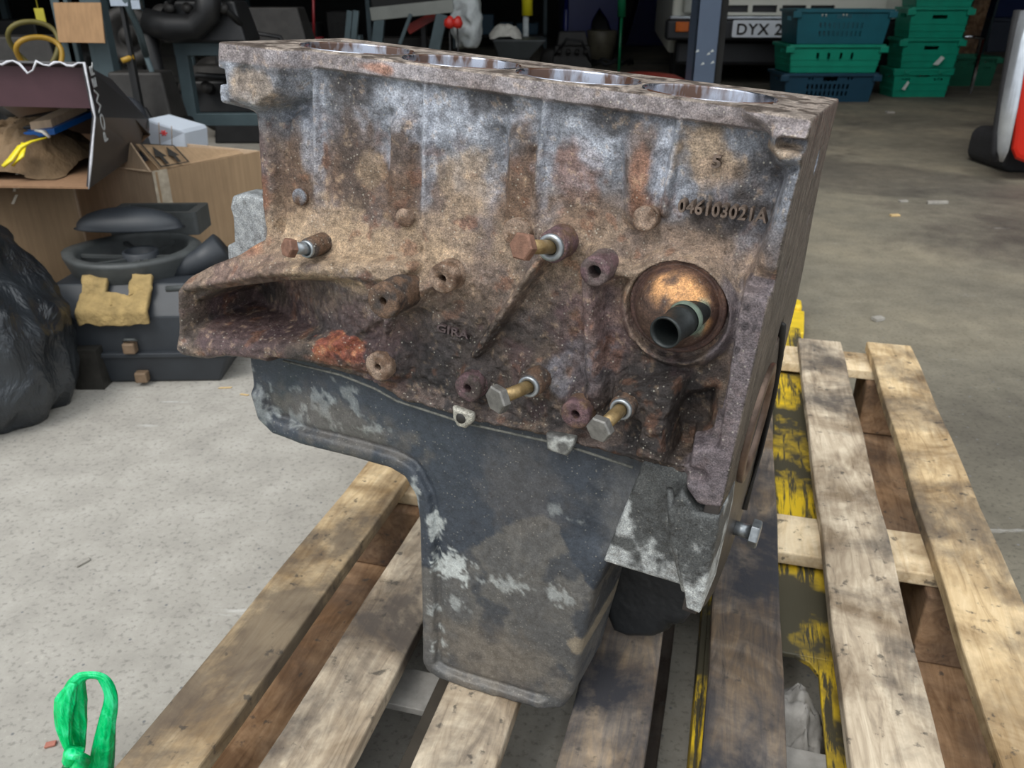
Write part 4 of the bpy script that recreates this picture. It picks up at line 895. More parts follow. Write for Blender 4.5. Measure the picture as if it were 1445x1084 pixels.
# box 1: open carton, its near corner towards the camera
Kc = aty(219, 243, 1.90); zt_ = Kc.z; Kl = aty(92, 250, 2.04); Kl.z = zt_; Kr = aty(372, 243, 2.18); Kr.z = zt_
box1 = thing('cardboard_box', 'open cardboard carton with two black arrows on its raised flap', 'box', (Kc.x, Kc.y, 0))
off = Vector((Kc.x, Kc.y, 0)); K = Kc - off; Lf = Kl - off; Rt = Kr - off; Bk = Lf + Rt - K; dn = Vector((0, 0, -zt_))
for nm, a, b_, mm in (('side_panel', Lf, K, M_card), ('side_panel', K, Rt, M_card2), ('side_panel', Rt, Bk, M_card), ('side_panel', Bk, Lf, M_card2)):  # alternate sides get darker card, their shade painted into the colour
    mb = MB(); panel(mb, a + dn, b_ + dn, b_, a, -.005); mb.build(nm, mm, box1)
mb = MB(); panel(mb, K + dn + Vector((0, 0, .004)), Rt + dn + Vector((0, 0, .004)), Bk + dn + Vector((0, 0, .004)), Lf + dn + Vector((0, 0, .004))); mb.build('bottom_panel', M_card2, box1)
fl_a = aty(186, 203, 1.98) - off; fl_b = aty(200, 246, 1.76) - off
mb = MB(); panel(mb, Lf, K - Vector((.012, 0, 0)), aty(184, 203, Kc.y + .05) - off, aty(104, 240, Kl.y + .03) - off, .004); mb.build('flap', M_card, box1)
v1 = K.lerp(Rt, .03) + Vector((-.004, .014, 0)); v2 = K.lerp(Rt, .82) + Vector((-.004, .014, 0)); u1 = aty(192, 203, v1.y + off.y + .015) - off; u2 = aty(336, 212, v2.y + off.y + .015) - off
mb = MB(); panel(mb, v1, v2, u2, u1, -.004); fl_ = mb.build('flap', M_card2, box1)
def on_quad(u, v_): return v1.lerp(v2, u).lerp(u1.lerp(u2, u), v_)
nq = (v2 - v1).cross(u1 - v1).normalized(); nq = nq if nq.y < 0 else -nq
mb = MB(); lift = nq * .0065
def qp(pts, t=.0006): 
    n_ = len(pts); A = [on_quad(*p) + lift for p in pts]; B = [p + nq * t for p in A]; mb.add(A + B, [tuple(range(n_)), tuple(range(n_, 2 * n_))] + [(i, (i + 1) % n_, n_ + (i + 1) % n_, n_ + i) for i in range(n_)])
for s0 in (.10, .23):
    qp([(s0 - .05, .42), (s0 + .06, .42), (s0 + .005, .84)]); qp([(s0 - .012, .12), (s0 + .022, .12), (s0 + .022, .42), (s0 - .012, .42)])
for a_ in ((.015, .92, .33, .96), (.015, .04, .03, .92), (.315, .04, .33, .92), (.015, .04, .33, .08)): qp([(a_[0], a_[1]), (a_[2], a_[1]), (a_[2], a_[3]), (a_[0], a_[3])])
mb.build('arrow_print', M_ink, box1)
mb = MB(); tdir = (Rt - K).normalized(); panel(mb, K + dn * .5 - tdir * .001 + Vector((-.006, -.004, 0)), K + dn * .5 + tdir * .035 + Vector((0, -.006, 0)), K + tdir * .035 + Vector((0, -.006, .003)), K + Vector((-.006, -.004, .003)), .001); mb.build('parcel_tape', M_tape, box1)
# box 2: tall brown carton at the left edge
A0 = aty(100, 240, 1.80); zb = A0.z; A1 = aty(-60, 236, 1.66); A1.z = zb
box2 = thing('cardboard_box', 'tall brown cardboard carton behind the black bin bag with shiny tape scraps', 'box', (A0.x, A0.y, 0)); o2 = Vector((A0.x, A0.y, 0))
d_ = (A1 - A0); d_.z = 0; pn_ = Vector((-d_.y, d_.x, 0)).normalized(); pn_ = pn_ if pn_.y > 0 else -pn_
a = Vector((0, 0, 0)); b_ = d_; H_ = Vector((0, 0, zb))
for p, q_, mm in ((b_, a, M_card2), (a, pn_ * .30, M_card), (pn_ * .30, b_ + pn_ * .30, M_card2), (b_ + pn_ * .30, b_, M_card2)):
    mb = MB(); panel(mb, p, q_, q_ + H_, p + H_, -.005); mb.build('side_panel', mm, box2)
mb = MB(); panel(mb, b_ + H_ * .97, a + H_ * .97, a + H_ * .97 + pn_ * .30, b_ + H_ * .97 + pn_ * .30, .004); mb.build('top_panel', M_card2, box2)
for (px0, py0, px1, py1) in ((26, 275, 34, 245), (33, 272, 40, 246), (22, 292, 30, 280)):
    e = aty(px0, py0, 1.68) - o2; f_ = aty(px1, py1, 1.68) - o2; f0 = on = None
    mb = MB(); wv = Vector((.006, 0, 0)); off_ = -pn_ * .012
    # drop the scraps onto the front face
    def onf(p): t = (p.dot(pn_)); return p - pn_ * t + off_ * .6
    e, f_ = onf(e), onf(f_); mb.hexa([e, e + wv, f_ + wv, f_, e - pn_ * .001, e + wv - pn_ * .001, f_ + wv - pn_ * .001, f_ - pn_ * .001]); mb.build('tape_scrap', simple('glossy_tape', srgb(225, 215, 195), .1, 0, .1, 30, 0), box2)

# printed black carton lying open on top of it
M_blk = simple('black_printed_card', srgb(40, 38, 40), .45, 0, .25, 6, .1); M_edge = simple('torn_paper_edge', srgb(205, 205, 210), .9, 0, .15, 150, .5)
M_mar = simple('maroon_printed_card', srgb(78, 52, 58), .6, 0, .2, 8, .1)
Yb = 1.62
tl = aty(-90, 86, Yb); tr = aty(119, 91, Yb); br = aty(116, 226, Yb - .02); mr_ = aty(134, 165, Yb - .01); bl_ = aty(-90, 238, Yb)
dblk = thing('printed_carton', 'black printed carton lying on its side with torn white edge, full of scrap', 'box', (tr.x, tr.y, zb)); ob = Vector((tr.x, tr.y, zb))
tl, tr, br, mr_, bl_ = [p - ob for p in (tl, tr, br, mr_, bl_)]; dep = Vector((aty(198, 190, Yb + .48).x - aty(122, 190, Yb).x, .48, 0)); dept = dep + Vector((0, 0, -.20))
br.z = .002; bl_.z = .002
# inside back wall, roof panel, floor panel, right side wall (printed outside)
mb = MB(); panel(mb, bl_ + dep, br + dep, tr + dept, tl + dept, .004); mb.build('inner_panel', M_cardin, dblk)
mb = MB(); panel(mb, tl, tr, tr + dept, tl + dept, .004); mb.build('top_panel', M_blk, dblk)
mb = MB(); panel(mb, bl_, br, br + dep, bl_ + dep, .004); mb.build('bottom_panel', M_cardin, dblk)
sd = aty(192, 190, 2.10) - ob
mb = MB()
P5 = [tr, mr_, br]; Q5 = [aty(158, 112, 2.12) - ob, aty(208, 168, 2.10) - ob, aty(196, 216, 2.08) - ob]
vs = P5 + Q5; th_ = Vector((-.006, .002, 0)); mb.add(vs + [p + th_ for p in vs], [(0, 1, 4, 3), (1, 2, 5, 4), (6, 9, 10, 7), (7, 10, 11, 8), (0, 3, 9, 6), (2, 8, 11, 5), (0, 6, 7, 1), (1, 7, 8, 2), (3, 4, 10, 9), (4, 5, 11, 10)]); mb.build('side_panel', M_blk, dblk)
# inner maroon lining strip hanging behind the mouth
mb = MB(); k0 = tl + Vector((0, .02, -.006)); k1_ = tr + Vector((-.004, .02, -.006)); 
for i in range(6):
    a_ = k0.lerp(k1_, i / 6); b__ = k0.lerp(k1_, (i + 1) / 6); dz_ = Vector((0, .01, -.075)); panel(mb, a_ + dz_, b__ + dz_, b__, a_, .003)
mb.build('lining_strip', M_mar, dblk)
pts = [tl.lerp(tr, t) + Vector((0, 0, .004 * math.sin(t * 40) - (.014 if abs(t - .62) < .04 else 0))) for t in np.linspace(0, 1, 26)] + [tr.lerp(mr_, t) for t in (.2, .5, .8)] + [mr_.lerp(br, t) for t in (0, .3, .6, 1)]
mb = MB(); mb.tube(pts, [.0020 + .0008 * math.sin(i * 2.3) for i in range(len(pts))], 7); mb.build('torn_edge', M_edge, dblk)
def ptext(s, org, ux, uz, size, mat, parent, name, th=.0006):
    cu = bpy.data.curves.new(name, 'FONT'); cu.body = s; cu.size = size; cu.extrude = th
    t = bpy.data.objects.new(name, cu); COL.objects.link(t); dg = bpy.context.evaluated_depsgraph_get(); me = bpy.data.meshes.new_from_object(t.evaluated_get(dg)); bpy.data.objects.remove(t)
    o = bpy.data.objects.new(name, me); COL.objects.link(o); me.materials.clear(); me.materials.append(mat); o.parent = parent
    ux = Vector(ux).normalized(); uz = Vector(uz); uz = (uz - ux * uz.dot(ux)).normalized(); nn = ux.cross(uz)
    M_ = Matrix((ux, uz, nn)).transposed().to_4x4(); M_.translation = Vector(org); o.matrix_local = M_; return o
M_wht = simple('white_print', srgb(170, 172, 172), .6, 0, .1, 50, 0)
up_ = (mr_.lerp(Q5[1], .12) + Vector((.004, -.006, -.045))); ptext('POWER', up_, (0, 0, 1), mr_ - Q5[1], .042, M_wht, dblk, 'carton_print')
# scrap inside the carton
M_blue = simple('blue_cover', srgb(24, 92, 168), .35, 0, .2, 10, 0); M_kraft = simple('crumpled_kraft', srgb(120, 98, 72), .85, 0, .3, 20, .4, bd=.01); M_yp = simple('yellow_film', srgb(226, 206, 40), .4, 0, .15, 30, .3)
z9 = zb + .008
mb = MB()
r_ = cloth('crumpled_paper', '', '', (-1.03, 1.79, z9), (.11, .13), M_kraft, 21, .055); o = r_.build('crumpled_paper', M_kraft); tag(o, 'crumpled brown packing paper in the mouth of the black carton', 'paper')
def slab(name, pxs, Y0, mat, label, cat, th=.01, dy=.12):
    P_ = [aty(px, py, Y0) for px, py in pxs]; mb = MB(); D = Vector((.03, dy, .02)); a_, b__ = P_; up2 = Vector((0, 0, th)); mb.hexa([a_, b__, b__ + D, a_ + D, a_ + up2, b__ + up2, b__ + D + up2, a_ + D + up2]); o = mb.build(name, mat, None, .001); return tag(o, label, cat)
slab('magazine', ((-30, 205), (78, 190)), 1.72, M_blue, 'bright blue and black booklet on the scrap in the carton', 'booklet', .012)
slab('magazine', ((-30, 197), (66, 181)), 1.745, simple('black_cover', srgb(24, 26, 30), .4, 0, .1, 10, 0), 'black booklet lying on top of the blue one', 'booklet', .010, .14)
slab('card_scrap', ((44, 184), (74, 180)), 1.735, M_card, 'pale card corner poking up behind the booklets', 'card', .016, .10)
mb = MB(); mb.tube([aty(52, 184, 1.70), aty(62, 186, 1.69), aty(70, 194, 1.69)], [.006, .0075, .006], 10, flat=.5); tag(mb.build('foam_strip', simple('white_foam', srgb(210, 205, 195), .8, 0, .1, 30, .2)), 'short white foam strip curled over the booklets', 'packing strip')
mb = MB(); mb.tube([aty(66, 194, 1.69), aty(44, 200, 1.67), aty(28, 208, 1.66), aty(14, 226, 1.64), aty(4, 235, 1.63)], [.004, .008, .014, .012, .010], 12, flat=.35); mb.tube([aty(34, 202, 1.665), aty(30, 220, 1.645), aty(18, 234, 1.64)], [.006, .012, .006], 10, flat=.35)
tag(mb.build('plastic_wrap', M_yp), 'torn bright yellow plastic wrap hanging over the carton edge', 'plastic wrap')
# black ribbed lamp behind the box, white parcel
mb = MB(); cc_ = aty(180, 172, 2.20); mb.lathe([(.002, -.03), (.045, -.028), (.062, -.01), (.066, .01), (.05, .03), (.01, .034)], cc_, (-.35, -.9, .1), 28); mb.box(cc_.x - .02, cc_.x + .03, cc_.y, cc_.y + .08, cc_.z - .10, cc_.z - .02)
tag(mb.build('black_lamp', simple('glossy_black', srgb(52, 54, 58), .25, 0, .2, 10, .05)), 'glossy black round lamp housing wedged behind the open carton', 'lamp')
P_ = [aty(200, 215, 2.24), aty(262, 214, 2.28), aty(260, 188, 2.28), aty(256, 183, 2.28), aty(202, 168, 2.22), aty(198, 172, 2.22)]
mb = MB(); D = Vector((.03, .10, 0)); n_ = 6; mb.add([tuple(p) for p in P_] + [tuple(p + D) for p in P_], [tuple(range(6))[::-1], tuple(range(6, 12))] + [(i, (i + 1) % 6, 6 + (i + 1) % 6, 6 + i) for i in range(6)])
wp = tag(mb.build('parcel', simple('white_plastic', srgb(190, 198, 208), .4, 0, .06, 8, .05), None, .004), 'white wrapped parcel with a small red mark inside the open carton', 'parcel')
mb = MB(); r0 = aty(231, 188, 2.235); 
for k_ in range(6): a_ = k_ * 1.05; mb.tube([r0 + Vector((0, 0, 0)), r0 + Vector((math.cos(a_) * .009, 0, math.sin(a_) * .008))], .0022, 6)
mb.build('red_mark', simple('red_print', srgb(200, 50, 50), .5, 0, .1, 40, 0), wp)
mb = MB(); mb.tube([aty(224, 173, 2.222), aty(226, 214, 2.226)], .0012, 5); mb.tube([aty(242, 178, 2.235), aty(243, 214, 2.24)], .0012, 5); mb.build('parcel_string', simple('brown_string', srgb(130, 110, 90), .9, 0, .1, 40, 0), wp)

# black bin bag at the left edge
rnd = np.random.RandomState(4); bc = at(-66, 580); NB, NK = 120, 90; V = []
Hb = aty(-20, 262, bc.y).z + .02
for k_ in range(NK):
    t = k_ / (NK - 1); zz = Hb * t; R_ = .198 * (1 - .12 * (1 - min(1, t * 5)) ** 2) * (1 - max(0, t - .35) ** 1.8 * 1.9) + .012
    for i in range(NB): a_ = 2 * math.pi * i / NB; V.append((math.cos(a_) * R_, math.sin(a_) * R_, zz))
V = np.array(V); D = np.abs(fbm(V * np.array([1, 1, .55]), 7, 4, 3) - .5) * 2; D2 = np.abs(fbm(V * np.array([1, 1, .4]), 16, 3, 8) - .5) * 2
nr = V / (np.linalg.norm(V * np.array([1, 1, 0]), axis=1, keepdims=True) + 1e-6); nr[:, 2] = 0
V = V + nr * ((D - .3) * -.065 + (D2 - .25) * -.030)[:, None]
mb = MB(); mb.rings([[tuple(p) for p in V[k_ * NB:(k_ + 1) * NB]] for k_ in range(NK)], True, True, True, True)
m, n, b = nodes('black_bin_film'); v = objvec(n); t = noise(n, 5, 4, .6, v); r = ramp(n, t.outputs['Fac'], [(.35, srgb(22, 24, 27)), (.65, srgb(54, 58, 62))]); n.links.new(r.outputs[0], b.inputs['Base Color']); b.inputs['Roughness'].default_value = .28
t2 = noise(n, 22, 4, .6, objvec(n, (1, 1, .5)), .8); bump(n, b, t2.outputs['Fac'], .7, .02)
tag(mb.build('bin_bag', m, None, loc=(bc.x, bc.y, 0)), 'crumpled shiny black bin bag at the left edge', 'bag')
# small dark car part and grey flat thing between bag and heater
mb = MB(); e = [at(62, 560), aty(68, 480, 1.50), aty(60, 515, 1.46)]; mb.tube([aty(72, 482, 1.47), aty(66, 500, 1.45), aty(60, 522, 1.44)], [.014, .013, .012], 14); mb.tube([aty(60, 522, 1.44), aty(66, 534, 1.42)], [.009, .011], 12); mb.box(bc.x + .19, bc.x + .245, 1.46, 1.54, 0, .085)
tag(mb.build('window_motor', simple('greasy_black', srgb(48, 46, 42), .5, .2, .4, 40, .3)), 'greasy black motor part between bin bag and heater box', 'motor')
mb = MB(); a_ = aty(52, 452, 1.60); b__ = aty(98, 420, 1.72); mb.hexa([a_, a_ + Vector((.02, -.02, -.03)), b__ + Vector((.02, -.02, -.04)), b__, a_ + Vector((0, .03, .012)), a_ + Vector((.02, .01, -.01)), b__ + Vector((.02, .01, -.01)), b__ + Vector((0, .03, .012))]); mb.box(a_.x, a_.x + .03, 1.60, 1.63, 0, a_.z); tag(mb.build('trim_panel', M_hp, None, .003), 'dark plastic trim strip leaning behind the bin bag', 'trim')
# floor litter near the pallet
def chip(px, py, l, w_, h_, rz, mat, label, cat, name):
    p = at(px, py); mb = MB(); mb.prism([(-l, -w_), (l * .8, -w_ * 1.1), (l, w_ * .6), (-l * .7, w_)], 2, 0, h_); o = mb.build(name, mat, None, .0008, loc=(p.x, p.y, .0006)); o.rotation_euler.z = rz; return tag(o, label, cat)
M_splint = simple('pale_splinter', srgb(196, 168, 120), .8, 0, .2, 60, .1); M_stone = simple('grey_stone', srgb(150, 146, 138), .8, 0, .2, 60, .2)
chip(117, 795, .011, .004, .003, 1.0, M_stone, 'pale grey chip of wood alone on the concrete at left', 'wood chip', 'wood_chip')
chip(318, 548, .014, .0025, .002, .1, M_splint, 'thin pale splinter on the floor right of the heater box', 'splinter', 'splinter')
chip(345, 558, .010, .0025, .002, 2.9, M_splint, 'short pale splinter beside the oil pan front', 'splinter', 'splinter')
chip(72, 1052, .006, .0035, .003, .4, simple('red_grit', srgb(170, 110, 95), .8, 0, .1, 60, .1), 'small reddish stone near the green bag', 'stone', 'stone')
chip(1238, 452, .016, .010, .008, .5, M_stone, 'grey pebble on the floor beyond the last slats', 'stone', 'stone')
chip(1262, 305, .020, .010, .006, .2, M_splint, 'yellowish pebble on the shop floor mid right', 'stone', 'stone')
chip(1322, 287, .045, .014, .008, .1, M_stone, 'long flat pale stone on the shop floor', 'stone', 'stone')
chip(1255, 160, .03, .02, .012, .2, M_stone, 'whitish stone in front of the green crates', 'stone', 'stone')
chip(1274, 285, .02, .010, .006, .3, M_stone, 'small grey stone left of the long flat stone', 'stone', 'stone')

# ================================================================== CRATES
M_cg = simple('green_crate_plastic', srgb(10, 140, 112), .42, 0, .12, 8, .05); M_ct = simple('teal_crate_plastic', srgb(20, 92, 104), .45, 0, .12, 8, .05); M_cn = simple('navy_crate_plastic', srgb(22, 62, 82), .45, 0, .12, 8, .05)
M_lab = simple('torn_label', srgb(205, 210, 205), .7, 0, .1, 30, 0)
def crate(name, label, cat, loc, rz, W_, D_, H_, mat, style, group):
    t = thing(name, label, cat, loc, rz, group); tp = .92
    def wall(nm, a, b_, nrm, width, holes):
        mb = MB(); c0 = Vector(((a[0] + b_[0]) / 2, (a[1] + b_[1]) / 2, 0)); d = Vector((b_[0] - a[0], b_[1] - a[1], 0)).normalized(); n_ = Vector(nrm)
        def fn(u, v_, tt): s_ = tp + (1 - tp) * v_ / H_; return tuple(c0 * s_ + d * u * s_ + Vector((0, 0, v_)) - n_ * tt)
        holed_wall(mb, -width / 2, width / 2, .0, H_ - .018, holes, fn, .004)
        for zz in ((H_ * .22, H_ * .27), (H_ * .45, H_ * .49)):                           # moulded ribs
            if style != 'slots': 
                u0, u1 = -width / 2, width / 2; mb.hexa([fn(u0, zz[0], -.004), fn(u1, zz[0], -.004), fn(u1, zz[0], .001), fn(u0, zz[0], .001), fn(u0, zz[1], -.004), fn(u1, zz[1], -.004), fn(u1, zz[1], .001), fn(u0, zz[1], .001)])
        u0, u1 = -width / 2 - .006, width / 2 + .006
        mb.hexa([fn(u0, H_ - .05, -.010), fn(u1, H_ - .05, -.010), fn(u1, H_ - .05, -.004), fn(u0, H_ - .05, -.004), fn(u0, H_ - .018, -.012), fn(u1, H_ - .018, -.012), fn(u1, H_ - .018, .004), fn(u0, H_ - .018, .004)]) if style == 'solid' else None
        mb.build(nm, mat, t)
    hw, hd = W_ / 2, D_ / 2; zb_ = H_ * .12
    if style == 'slots':
        fh = [(-.052, .052, H_ * .80 - .014, H_ * .80 + .014)] + [(x_ - .008, x_ + .008, H_ * .22, H_ * .38) for x_ in np.arange(-.16, .161, .033)] + [(x_ - .008, x_ + .008, H_ * .45, H_ * .62) for x_ in np.arange(-.16, .161, .033)] + [(s_ * .13 - .006, s_ * .13 + .006, H_ * .76, H_ * .86) for s_ in (-1, 1)] + [(s_ * .155 - .006, s_ * .155 + .006, H_ * .76, H_ * .86) for s_ in (-1, 1)]
    elif style == 'mid':
        fh = [(x_ - .010, x_ + .010, H_ * .42, H_ * .70) for x_ in (-.13, -.05, .04, .12)]
    elif style == 'grip':
        fh = [(-.055, .055, H_ * .62, H_ * .74)]
    else:
        fh = [(-.055, .055, H_ * .70, H_ * .82)] + [(s_ * x_ - .008, s_ * x_ + .008, zz - .006, zz + .006) for s_ in (-1, 1) for x_ in (.10, .125, .15) for zz in (H_ * .62, H_ * .82)]
    ok = [h_ for h_ in fh]
    wall('front_wall', (-hw, -hd), (hw, -hd), (0, -1, 0), W_, ok); wall('back_wall', (hw, hd), (-hw, hd), (0, 1, 0), W_, ok)
    wall('side_wall', (hw, -hd), (hw, hd), (1, 0, 0), D_, [(-.05, .05, H_ * .66, H_ * .78)]); wall('side_wall', (-hw, hd), (-hw, -hd), (-1, 0, 0), D_, [(-.05, .05, H_ * .66, H_ * .78)])
    mb = MB(); mb.box(-hw * tp + .002, hw * tp - .002, -hd * tp + .002, hd * tp - .002, .003, .009); mb.build('base', mat, t)
    mb = MB(); ou = rectpoly(-hw - .014, hw + .014, -hd - .014, hd + .014, .02); inn = rectpoly(-hw + .004, hw - .004, -hd + .004, hd - .004, .012)
    mb.rings([[(x_, y_, H_ - .020) for x_, y_ in ou], [(x_, y_, H_ - .001) for x_, y_ in ou], [(x_, y_, H_ - .001) for x_, y_ in inn], [(x_, y_, H_ - .020) for x_, y_ in inn]] + [[(x_, y_, H_ - .020) for x_, y_ in ou]], True, False, False, False); mb.build('rim', mat, t)
    for sx_ in (-1, 1):
        mb = MB(); mb.box(sx_ * hw - .03, sx_ * hw + .03, -hd - .016, -hd + .01, H_ - .055, H_ - .012) if style != 'solid' else mb.box(sx_ * hw * .6 - .02, sx_ * hw * .6 + .02, -hd - .016, -hd + .004, H_ - .04, H_ - .016); mb.build('corner_lug', mat, t, .004)
    return t
def stack(pxL, pxR, pyB, items, group):
    a, b_ = at(pxL, pyB), at(pxR, pyB); Wb = (b_ - a).length * .93; rz = math.atan2(b_.y - a.y, b_.x - a.x) * .3; cx_ = (a.x + b_.x) / 2; D_ = Wb * .62; cy_ = (a.y + b_.y) / 2 + D_ * .46; z_ = 0
    for (H_, mat, style, lab_, sx_, rr, nm) in items:
        crate(nm, lab_, 'crate', (cx_ + sx_, cy_, z_), rz + rr, Wb / .955, D_, H_, mat, style, group); z_ += H_ + .001
    return cx_, cy_, z_
def zat(px, py, Y): return aty(px, py, Y).z
s1y = at(1165, 143).y
h1 = zat(1165, 102, s1y); h2 = zat(1165, 62, s1y) - h1; h3 = zat(1165, 13, s1y) - h1 - h2
stack(1100, 1232, 144, [(h1, M_cn, 'slots', 'dark navy slotted crate at the bottom of the left stack', 0, 0, 'plastic_crate'), (h2, M_cg, 'mid', 'green crate between the two dark ones in the left stack', .01, 0, 'plastic_crate'), (h3, M_ct, 'slots', 'teal slotted crate topmost of the left stack by the number plate', .03, -.01, 'plastic_crate')], 'crates stacked in front of the white van')
s2y = at(1296, 137).y
z1_ = zat(1296, 96, s2y); z2_ = zat(1296, 54, s2y); z3_ = zat(1296, 10, s2y); z4_ = zat(1296, -28, s2y)
stack(1254, 1337, 137, [(z1_, M_cg, 'solid', 'green crate at the bottom of the right stack, with small triangular vents', 0, 0, 'plastic_crate'), (z2_ - z1_, M_cg, 'grip', 'green crate second from the floor in the right stack, with white label scrap', .02, .01, 'plastic_crate'), (z3_ - z2_, M_cg, 'grip', 'green crate third from the floor in the right stack', .035, .01, 'plastic_crate'), (z4_ - z3_, M_cg, 'solid', 'green crate topmost of the right stack, cut by the frame top', .05, 0, 'plastic_crate')], 'green crates stacked on the shop floor')
for (px, py, sc_) in ((1325, 86, 1.3), (1278, 121, .8)):
    p = aty(px, py, s2y - .035); mb = MB(); mb.prism([(p.x - .03 * sc_, p.z - .025), (p.x, p.z - .03), (p.x + .03 * sc_, p.z + .02), (p.x + .01, p.z + .035)], 1, p.y, p.y + .0015); tag(mb.build('label_scrap', M_lab), 'torn white label on the second green crate' if py < 100 else 'torn white label on the lowest green crate', 'label')
a, b_ = at(1342, 122), at(1403, 122)
crate('plastic_crate', 'single dark green crate on the floor right of the stacks', 'crate', ((a.x + b_.x) / 2 - .03, a.y + .2, 0), .05, (b_.x - a.x) * 1.15, .36, zat(1370, 80, a.y), simple('dull_green_crate', srgb(20, 96, 72), .5, 0, .12, 8, .05), 'plain', None)

# ================================================================== WHITE VAN FRONT AND PLATE
VY = 7.35
M_white = simple('cream_white_paint', srgb(214, 212, 198), .35, 0, .05, 4, 0); M_chrome = simple('dull_chrome', srgb(205, 210, 215), .22, .7, .1, 30, 0); M_blkp = simple('black_bumper', srgb(28, 28, 30), .45, 0, .2, 10, .05)
M_tyre = simple('tyre_rubber', srgb(34, 34, 36), .8, 0, .2, 40, .2); M_glass = simple('lamp_glass', srgb(150, 150, 140), .1, 0, .1, 10, 0); M_amber = simple('amber_lens', srgb(196, 96, 20), .2, 0, .1, 30, 0)
vx0 = aty(944, 30, VY).x; vx1 = aty(1240, 30, VY).x + .25; van = thing('white_car', 'cream white old car nose on with black bumper and DYX number plate', 'car', (vx0, VY, 0), -.12); vo_ = Vector((vx0, VY, 0)); VW = vx1 - vx0
def vz(py): return zat(1060, py, VY)
zg0, zg1 = vz(18), vz(6); zbt = vz(22); 
mb = MB(); mb.prism([(.02, vz(24)), (.02, zg0), (-.06, vz(-20)), (.10, vz(-120)), (1.3, vz(-135)), (1.8, vz(-240)), (3.1, vz(-245)), (3.4, vz(-120)), (3.4, .28), (.4, .24)], 0, .02, VW - .02); mb.build('body_shell', M_white, van, .03, 3)
mb = MB(); hs = []; gx0 = aty(1024, 10, VY).x - vx0; px_gr = [(1024, 1052), (1058, 1091), (1098, 1130), (1136, 1168)]
holes = [(aty(a_, 10, VY).x - vx0, aty(b__, 10, VY).x - vx0, vz(17), vz(7)) for a_, b__ in px_gr]
holed_wall(mb, .30, VW - .3, vz(21), vz(-16), holes, lambda u, v_, t: (u, -.055 + t, v_), .035); mb.build('grille', M_white, van)
mb = MB(); mb.box(.32, VW - .32, -.018, .01, vz(20), vz(-4)); mb.build('grille_backing', M_blkp, van)
mb = MB(); mb.box(.0, VW, -.10, .02, vz(27), vz(22)); mb.build('bumper_trim', M_chrome, van, .012)
mb = MB(); mb.box(-.02, VW + .02, -.09, .16, vz(56), vz(27.5)); mb.build('bumper', M_blkp, van, .02)
mb = MB(); mb.box(.08, VW - .08, .10, .4, .16, vz(57)); mb.build('front_valance', M_blkp, van, .03)
mb = MB(); mb.box(.10, .10 + .26, -.07, .0, vz(19), vz(-22)); mb.build('headlamp', M_glass, van, .02)
mb = MB(); c0 = aty(964, 37, VY - .1) - vo_; mb.box(c0.x - .05, c0.x + .055, -.115, -.085, vz(44), vz(30)); mb.build('indicator', M_amber, van, .006)
pl0 = aty(1034, 40, VY - .12).x - vx0; pl1 = aty(1146, 40, VY - .12).x - vx0; pz0 = zat(1070, 52, VY - .12); pz1 = zat(1070, 28, VY - .12)
mb = MB(); mb.prism(rectpoly(pl0, pl1, pz0, pz1, .015), 1, -.125, -.112); pl_ = mb.build('number_plate', simple('white_plate', srgb(225, 228, 232), .3, 0, .02, 10, 0), van)
cu = bpy.data.curves.new('plate', 'FONT'); cu.body = 'DYX 27'; cu.size = 1; cu.extrude = .01; cu.offset = .012; cu.space_character = 1.12
t = bpy.data.objects.new('plate', cu); COL.objects.link(t); dg = bpy.context.evaluated_depsgraph_get(); me = bpy.data.meshes.new_from_object(t.evaluated_get(dg)); bpy.data.objects.remove(t)
co = np.array([v_.co[:] for v_ in me.vertices]); w_ = co[:, 0].max() - co[:, 0].min(); hgt = co[:, 1].max() - co[:, 1].min()
lw = aty(1112, 40, VY - .12).x - aty(1039, 40, VY - .12).x; lh = (pz1 - pz0) * .66
lm = Matrix.Translation((pl0 + .03, -.1255, pz0 + (pz1 - pz0) * .17)) @ Matrix.Rotation(math.pi / 2, 4, 'X') @ Matrix.Diagonal((lw / w_, lh / hgt, 1, 1))
bm_ = bmesh.new(); bm_.from_mesh(me); cut_x = co[:, 0].min() + w_ * .60
for half in (0, 1):
    b2m = bm_.copy(); bmesh.ops.delete(b2m, geom=[v_ for v_ in b2m.verts if (v_.co.x > cut_x) != bool(half)], context='VERTS')
    me2 = bpy.data.meshes.new('plate_lettering'); b2m.to_mesh(me2); o = bpy.data.objects.new('plate_letters' if not half else 'plate_digits', me2); COL.objects.link(o); me2.materials.append(M_ink); o.parent = pl_; o.matrix_local = lm
for xw in (.16, VW - .16):
    mb = MB(); mb.lathe([(.001, -.09), (.16, -.09), (.18, -.07), (.29, -.08), (.31, -.05), (.31, .05), (.29, .08), (.001, .08)], (xw, .62, .31), (1, 0, 0), 40); mb.build('wheel', M_tyre, van)
# blocky black jack stand area under the car: axle
mb = MB(); mb.tube([(.3, .62, .3), (VW - .3, .62, .3)], .05, 12); mb.build('axle', M_blkp, van)

